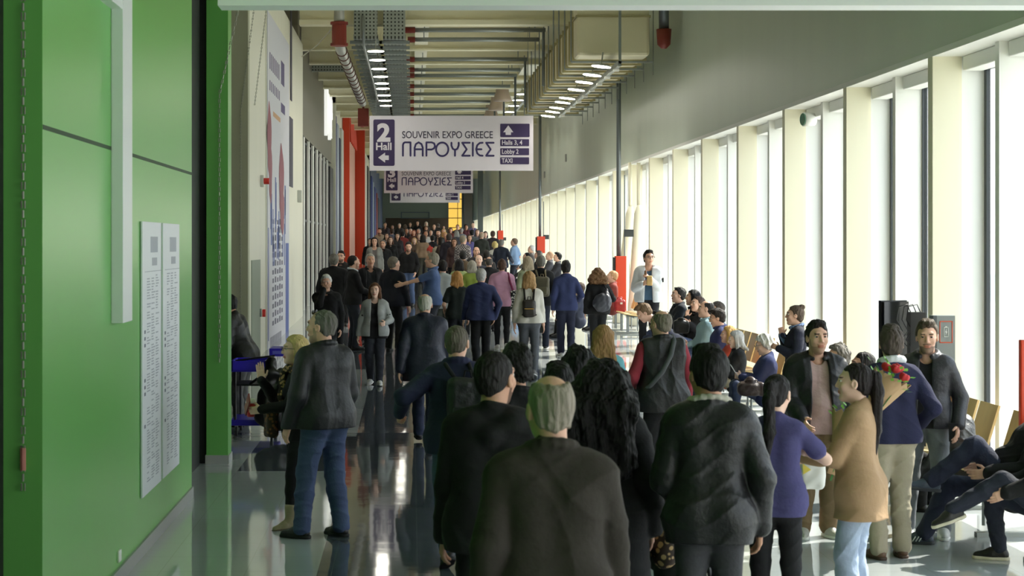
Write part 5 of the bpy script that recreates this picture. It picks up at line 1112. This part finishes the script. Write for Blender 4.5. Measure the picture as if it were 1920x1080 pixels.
for i, (x, t, s_, hr, c, lab) in enumerate(((1044, 474, 64, ('thick', BLK), (50, 50, 60), 'dark haired person leaning forward on distant seat row'), (1029, 472, 62, ('short', (190, 150, 120)), (70, 70, 76), 'fair haired person on the distant seat row'), (995, 460, 56, ('short', WHT), (90, 86, 84), 'white haired person on the farthest seat row'), (986, 474, 60, ('short', BLK), (60, 56, 56), 'dark haired person seated before the white haired one, far row'), (1008, 470, 61.2, ('bob', DGR, .1), (44, 44, 50), 'dark grey haired person on far row below the second cabinet'), (1084, 530, 88, ('short', BRN), (66, 72, 92), 'person in slate blue seated low behind the navy shirted man'))):
    seat('row%d' % i, lab, x, t, s_, 90, h=1.75, hair=hr, wear=[jk(c)], legs=tr())

# ------------------------------------------------------------------ things carried, held, worn on the back or set down
def backpack(key, label, col, hw, hh, z, dep=.08, back=.17, strap=None, x=0., pocket=True, front=True, trim=None, o=.03, rough='nylon'):
    J = PEOPLE[key]; t = accessory('backpack', J, label, 'backpack'); T, Rt = J['T'], J['Rt']; m = cloth(col, rough); h = max(.006, min(.02, 1.2*J['vb']))
    c = T(x, -back-dep, z)
    def f(v): v.rbox(c, (hw, dep, hh), .055, .02, Rt)
    volmesh('main_bag', f, c-.4, c+.4, h, m, t, .006)
    if pocket:
        p = T(x, -back-2*dep-.01, z-hh*.38); volmesh('pocket', lambda v: v.rbox(p, (hw*.78, .03, hh*.42), .025, .02, Rt), p-.3, p+.3, h, m, t, .003)
        if trim: MB().tube([T(x-hw*.7, -back-2*dep-.042, z-hh*.02), T(x+hw*.7, -back-2*dep-.042, z-hh*.02)], .008, 6).build('zip', mat('brass_zip', trim, .4, .5), t)
    sm = cloth(strap or col, 'cloth')
    for sg in (-1, 1):
        q = [T(sg*.07+x, -back-.02, z+hh*.85), T(sg*.085, -.10-o, 1.475+o*.6), T(sg*.092, -.005, 1.492+o), T(sg*.10, .10+o, 1.42), T(sg*.115, .128+o, 1.27), T(sg*.155, .08+o, 1.10), T(sg*.15, -.08, z-hh*.7), T(sg*hw*.8+x, -back-.03, z-hh*.75)]
        MB().tube(q, .016, 8).build('strap', sm, t, True)
    MB().tube([T(x-.03, -back-dep, z+hh-.01), T(x-.02, -back-dep, z+hh+.05), T(x+.02, -back-dep, z+hh+.05), T(x+.03, -back-dep, z+hh-.01)], .008, 6).build('handle', sm, t, True)
    return t
backpack('navypack', 'black and dark green backpack on the man in navy with elbow out', (38, 44, 44), .15, .22, 1.20, .085, .155, (30, 32, 38), x=.06)
backpack('cream', 'small dark brown backpack with brass zip on cream sweater', (70, 58, 48), .115, .15, 1.17, .05, .13, (64, 50, 42), trim=(206, 160, 84), o=.018, rough='leather')
backpack('khakipack', 'khaki canvas backpack with pale straps on black jacket', (104, 96, 70), .14, .19, 1.20, .07, .15, (150, 134, 100), x=.03)
J = PEOPLE['drawbag']; t = accessory('drawstring_bag', J, 'shiny dark grey drawstring bag on the curly haired woman', 'bag'); c = J['T'](.06, -.27, 1.08)
def f(v): v.ell(c, (.20, .10, .19), .02); v.cone(c+A3(.06, 0, .12), c+A3(.10, .03, .27), .11, .025, .08)
volmesh('bag', f, c-.4, c+.45, .014, cloth((66, 68, 78), 'leather'), t, .012); MB().tube([c+A3(.1, .03, .27), J['T'](.1, -.1, 1.48), J['T'](.1, .0, 1.535), J['T'](.13, .13, 1.4)], .012, 6).build('strap', cloth(K), t, True)
J = PEOPLE['pink']; t = accessory('shoulder_bag', J, 'black and white patterned shoulder bag on a pink strap', 'bag'); T = J['T']
MB().tube([T(.12, .13, 1.30), T(.115, .05, 1.515), T(.12, -.04, 1.52), T(.155, -.165, 1.34), T(.21, -.17, 1.18)], .022, 8).build('strap', cloth((150, 44, 84)), t, True)
c = T(.24, -.12, .99); volmesh('bag', lambda v: v.rbox(c, (.075, .06, .19), .04, .01), c-.35, c+.35, .014, spot_cloth((216, 214, 206), (34, 34, 38), 26), t, .006)
J = PEOPLE['vest']; t = accessory('crossbody_bag', J, 'grey crossbody strap and pouch across the black vest', 'bag'); T = J['T']
MB().tube([T(.10, .08, 1.47), T(.105, .0, 1.535), T(.09, -.10, 1.50), T(.03, -.19, 1.36), T(-.06, -.20, 1.2), T(-.17, -.15, 1.06), T(-.245, -.02, .98)], .024, 8).build('strap', cloth((84, 88, 90)), t, True)
c = T(-.27, .04, .93); volmesh('pouch', lambda v: v.rbox(c, (.04, .10, .09), .03, .01), c-.25, c+.25, .01, cloth((40, 42, 46)), t)
J = PEOPLE['teal']; t = accessory('shoulder_bag', J, 'tan leather shoulder strap and bag on the turquoise top', 'bag'); T = J['T']
MB().tube([T(-.13, .12, 1.2), T(-.115, .03, 1.505), T(-.115, -.06, 1.50), T(-.12, -.13, 1.36), T(-.15, -.15, 1.1)], .014, 8).build('strap', cloth((168, 104, 60), 'leather'), t, True)
c = T(-.20, -.12, .98); volmesh('bag', lambda v: v.rbox(c, (.05, .11, .12), .03, .01), c-.3, c+.3, .01, cloth((150, 92, 54), 'leather'), t)
J = PEOPLE['waver']; t = accessory('shoulder_bag', J, 'brown shaggy shoulder bag at the hip of the blonde waving woman', 'bag'); T = J['T']
c = T(.05, .24, 1.0); volmesh('bag', lambda v: v.rbox(c, (.11, .06, .16), .05, .01), c-.35, c+.35, .009, spot_cloth((120, 78, 48), (56, 40, 32), 30), t, .012)
MB().tube([c+A3(0, -.03, .15), T(.10, .13, 1.35), T(.10, .0, 1.52)], .010, 6).build('strap', cloth(K), t, True)
def leopard_scarf():
    J = PEOPLE['waver']; t = accessory('scarf', J, 'leopard print scarf round the neck of the blonde woman', 'scarf'); T = J['T']
    def f(v):
        for a in np.linspace(0, 6.28, 12): v.cone(T(.085*math.sin(a), .0+.085*math.cos(a), 1.48), T(.085*math.sin(a+.55), .085*math.cos(a+.55), 1.48), .035, .035, .02)
        v.cone(T(.03, .12, 1.44), T(.04, .15, 1.2), .04, .035, .03)
    volmesh('scarf', f, T(-.2, -.2, 1.15)-.05, T(.2, .25, 1.55)+.05, .008, spot_cloth((176, 140, 92), (48, 38, 30), 34), t, .006)
leopard_scarf()
def at_hand(key, i, name, label, cat, off=(0, 0, 0)):
    J = PEOPLE[key]; p = J['wri'][i]+J['hd'][i]*.085+J['pn'][i]*.03+A3(*off)
    w_ = J['root'].matrix_basis @ Vector(p); t = empty(name, w_, R(J['yaw'])); return tag(t, label, cat)
t = at_hand('waver', 0, 'paper_cup', 'red and white paper cup held by the blonde woman', 'cup', (.03, .02, 0))
MB().lathe([(.03, -.055), (.042, .055)], n=16).build('cup', mat('cup_red', (206, 60, 56), .5), t, True); MB().lathe([(.044, .055), (.044, .065), (.034, .09)], n=16).build('lid', mat('cup_white', (236, 234, 226), .4), t, True)
t = at_hand('waver', 0, 'folder', 'thin red folder under the paper cup', 'folder', (-.03, .06, .05)); MB().box(-.10, .12, -.006, .006, -.03, .05, Matrix.Rotation(.6, 4, 'Y')).build('cover', mat('folder_red', (140, 60, 58), .5), t)
def slab(key, i, name, label, cat, hx, hz, col, rx=.5, off=(0, 0, .02), m=None):
    t = at_hand(key, i, name, label, cat, off); M_ = Matrix.Rotation(-rx, 4, 'X'); MB().box(-hx, hx, -.004, .004, -hz, hz, M_).build('body', m or mat(name, col, .4), t)
    MB().box(-hx*.86, hx*.86, -.0055, -.004, -hz*.86, hz*.86, M_).build('face', mat(name+'_face', tuple(min(255, c+20) for c in col), .3), t); return t
slab('cream', 1, 'phone', 'phone held low in the hand of the cream sweater woman', 'phone', .036, .075, (24, 24, 28), .2)
slab('phoneman', 0, 'phone', 'phone at the ear of the balding man', 'phone', .036, .075, (30, 30, 34), .1)
slab('greylady', 1, 'phone', 'phone held by the seated woman with grey hair', 'phone', .04, .08, (40, 42, 48), 1.0)
slab('reader', 0, 'leaflet', 'pale printed leaflet held by the reader in blue', 'leaflet', .075, .11, (206, 208, 212), .55, (.02, .03, .06))
slab('beard', 0, 'phone', 'phone in the lowered hand of the bearded man', 'phone', .036, .075, (30, 30, 34), .2)
slab('blackjkt', 1, 'phone', 'phone in red case in the right hand of the black jacket man', 'phone', .036, .075, (196, 70, 66), .2)
t = at_hand('puffer', 0, 'snack_roll', 'dark bread roll held to the mouth by the puffer jacket man', 'food', (0, 0, .04)); volmesh('roll', lambda v: v.cone((0, 0, -.05), (0, 0, .05), .026, .022, 0), A3(-.1, -.1, -.1), A3(.1, .1, .1), .006, mat('bread', (120, 84, 52), .8, var=.2), t)
t = at_hand('puffer', 1, 'paper_bag', 'small brown paper bag held by the puffer jacket man', 'bag', (-.05, .02, .05)); volmesh('bag', lambda v: v.rbox((0, 0, 0), (.05, .03, .09), .012, 0), A3(-.15, -.15, -.15), A3(.15, .15, .15), .008, mat('kraft_paper', (196, 160, 104), .8, var=.1), t, .006)
t = at_hand('purple', 1, 'snack', 'small yellow snack held up by the woman in purple', 'food', (0, .0, .05)); volmesh('snack', lambda v: (v.cone((0, 0, -.03), (0, 0, .02), .012, .014, .01), v.ell((0, 0, .035), (.016, .014, .018), .01)), A3(-.1, -.1, -.1), A3(.1, .1, .1), .005, mat('snack_yellow', (196, 170, 70), .6), t)
MB().tube([PEOPLE['purple']['wri'][1]+.034*(math.cos(a)*PEOPLE['purple']['th'][1]+math.sin(a)*PEOPLE['purple']['pn'][1])-PEOPLE['purple']['hd'][1]*.02 for a in np.linspace(0, 6.28, 17)], .008, 6, False).build('bracelet', mat('dark_bracelet', (44, 30, 34), .4), PEOPLE['purple']['root'], True)
def place(name, label, cat, px, py, s_, yaw=0.): return tag(empty(name, (WX(px, s_), F/s_, WZ(py, s_)), yaw), label, cat)
def sack(t, nm, hx, hy, hz, m, nz=.012, h=.009, handles=True, hm=None):
    def f(v): v.rbox((0, 0, hz), (hx, hy, hz), min(hx, hy)*.55, .0); v.cone((0, 0, hz*1.6), (0, 0, hz*2.0), hx*.6, hx*.4, .05)
    volmesh(nm, f, A3(-hx-.08, -hy-.08, -.05), A3(hx+.08, hy+.08, hz*2+.12), h, m, t, nz)
    if handles:
        for sg in (-1, 1): MB().tube([(-hx*.5, sg*hy*.5, hz*1.9), (-hx*.35, sg*hy*.6, hz*2.35), (hx*.35, sg*hy*.6, hz*2.35), (hx*.5, sg*hy*.5, hz*1.9)], .008, 6).build('handle', hm or m, t, True)
t = place('carrier_bag', 'white plastic bag with yellow print behind the woman in purple', 'bag', 1522, 916, 292); sack(t, 'bag', .085, .06, .13, mat('white_polythene', (222, 222, 214), .35), .010)
MB().poly([(-.075, -.072, .17), (-.02, -.074, .13), (-.07, -.074, .10)]).build('yellow_print', mat('print_yellow', (226, 206, 90), .4), t)
t = place('handbag', 'glossy dark brown handbag standing on the plywood seat', 'bag', 1408, 742, 150); sack(t, 'bag', .17, .10, .085, cloth((84, 58, 52), 'leather'), .008); 
t = place('tote_bag', 'black open tote bag held on the seat near the bending man', 'bag', 1277, 625, 120); sack(t, 'bag', .12, .07, .10, cloth((38, 38, 42), 'leather'), .006, .012)
t = place('shopping_bag', 'bright red bag on the empty seat row under cabinet', 'bag', 1162, 587, 84); sack(t, 'bag', .12, .09, .15, cloth((206, 40, 44), 'leather'), .008, .016); MB().box(.0, .05, -.105, -.095, .2, .24).build('tag', M_white, t)
t = place('carrier_bag', 'red carrier bag held by the woman in tan sweater', 'bag', 804, 480, 50); sack(t, 'bag', .16, .08, .17, cloth((214, 56, 40)), .01, .03)
t = place('carrier_bag', 'white and yellow carrier bag held by the curly blonde woman', 'bag', 936, 500, 55); sack(t, 'bag', .18, .08, .22, cloth((224, 226, 206)), .01, .03); MB().box(-.1, .12, -.1, -.085, .26, .33).build('yellow_print', mat('print_yellow', (214, 214, 70), .5), t)
t = place('tote_bag', 'cream tote bag on the shoulder of the brown jacketed woman', 'bag', 818, 482, 53); sack(t, 'bag', .14, .07, .16, cloth((206, 190, 158)), .01, .03)
# bouquets
def bouquet(label, px, py, s_, tilt, roll, roses):
    t = place('bouquet', label, 'flowers', px, py, s_); t.rotation_euler = (tilt, roll, 0); rg = random.Random(int(px)); n = 24
    V = [(r_*math.cos(2*math.pi*i/n)*(1+.05*math.sin(5*i)), .75*r_*math.sin(2*math.pi*i/n), z+.02*(z > .2)*math.sin(3*i+1)) for z, r_ in ((-.10, .03), (.0, .03), (.14, .075), (.30, .13)) for i in range(n)]
    Fq = [(i*n+j, i*n+(j+1) % n, (i+1)*n+(j+1) % n, (i+1)*n+j) for i in range(3) for j in range(n)]
    w_ = MB(); w_.add(V, Fq); wo = w_.build('wrapping', mat('kraft_wrap', (178, 146, 108), .75, var=.1), t, True); md = wo.modifiers.new('s', 'SOLIDIFY'); md.thickness = .003
    for x, y, z in roses:
        c = A3(x, y, z)
        def f(v):
            v.ell(c, (.030, .030, .026), .01)
            for k in range(6): a = k*1.05; v.ell(c+A3(.020*math.cos(a), .020*math.sin(a), .006), (.016, .016, .022), .004)
        volmesh('rose', f, c-.08, c+.08, .005, mat('rose_red', (190, 34, 40), .6, var=.2), t)
        MB().tube([c, A3(x*.3, y*.3, -.14)], .004, 5).build('stem', mat('stem_green', (60, 110, 50), .6), t)
    mb = MB()
    for i in range(34):
        a = rg.uniform(0, 6.28); r_ = rg.uniform(.06, .17); z = .26+rg.uniform(0, .12); d = Vector((math.cos(a), math.sin(a)*.8, .5)).normalized(); sd = Vector((-math.sin(a), math.cos(a), 0)); p = Vector((r_*math.cos(a), r_*math.sin(a)*.8, z)); L_ = .05
        mb.add([p, p+d*L_*.5+sd*.014, p+d*L_, p+d*L_*.5-sd*.014], [(0, 1, 2, 3)])
    tag(mb.build('leaves', mat('leaf_green', (126, 190, 66), .5, var=.3), t), kind='stuff')
bouquet('large bouquet of red roses wrapped in brown paper behind tan coat woman', 1628, 782, 288, .1, .50, ((-.02, -.06, .36), (.05, -.08, .34), (-.06, 0, .34), (.02, .04, .37)))
bouquet('second bouquet in brown paper with single red rose before the parka', 1568, 862, 290, -.1, .35, ((.0, -.05, .33), (.04, .02, .32)))
# leopard print coat and pink bag low in the foreground
t = place('folded_coat', 'leopard print coat over an arm beside the black curls', 'coat', 1246, 1040, 360)
volmesh('cloth', lambda v: (v.cone((0, 0, .0), (.01, 0, .22), .065, .075, .03), v.cone((.05, .02, .02), (.05, .02, .2), .05, .06, .03)), A3(-.2, -.2, -.15), A3(.2, .2, .4), .008, spot_cloth((196, 164, 116), (58, 44, 34), 30), t, .008)
t = tag(empty('pushchair', (WX(1262, 330), F/330, 0), .1), 'dark pushchair with a pink bag in its basket, bottom centre', 'pushchair')
MB().tube([(-.2, -.25, .16), (-.2, .1, .62), (-.2, .35, 1.0), (.2, .35, 1.0), (.2, .1, .62), (.2, -.25, .16)], .014, 8).build('frame', M_black, t, True)
for x, y in ((-.22, -.25), (.22, -.25), (-.22, .3), (.22, .3)): MB().tube([(x-.02, y, .09), (x+.02, y, .09)], .088, 18).build('wheel', mat('caster_grey', (52, 54, 56), .6), t)
MB().tube([(-.2, .1, .62), (-.21, .3, .1)], .014, 8).tube([(.2, .1, .62), (.21, .3, .1)], .014, 8).build('rear_leg', M_black, t)
volmesh('seat', lambda v: (v.cone((0, -.1, .42), (0, .16, .72), .13, .12, .05), v.ell((0, .12, .6), (.18, .1, .2), .05)), A3(-.3, -.4, .2), A3(.3, .4, 1), .012, cloth((36, 36, 40)), t, .005)
volmesh('pink_bag', lambda v: v.rbox((0, -.05, .26), (.12, .13, .06), .05, .01), A3(-.25, -.3, .1), A3(.25, .2, .45), .01, cloth((206, 56, 100)), t, .006)

# marks on clothing and shoes
J = PEOPLE['legcross']
for i, (f_, u) in enumerate(((A3(0, 1, .1), A3(0, -.1, 1)), (A3(0, 1, 0), A3(0, 0, 1)))):
    mb = MB()
    for j in range(3): mb.tube([J['ank'][i]+A3(-.047, 0, 0)+f_*(.02+.024*j)-u*.022, J['ank'][i]+A3(-.050, 0, 0)+f_*(.044+.024*j)-u*.060], .0045, 6)
    mb.build('side_stripes', mat('stripe_white', (226, 230, 232), .5), J['root'], True)
J = PEOPLE['puffer']; p = J['sho'][0]+(J['elb'][0]-J['sho'][0])*.5+A3(-.085, .02, 0)
volmesh('arm_patch', lambda v: v.rbox(p, (.014, .035, .042), .012, 0), p-.1, p+.1, .008, mat('patch_black', (26, 28, 32), .6), J['root'])
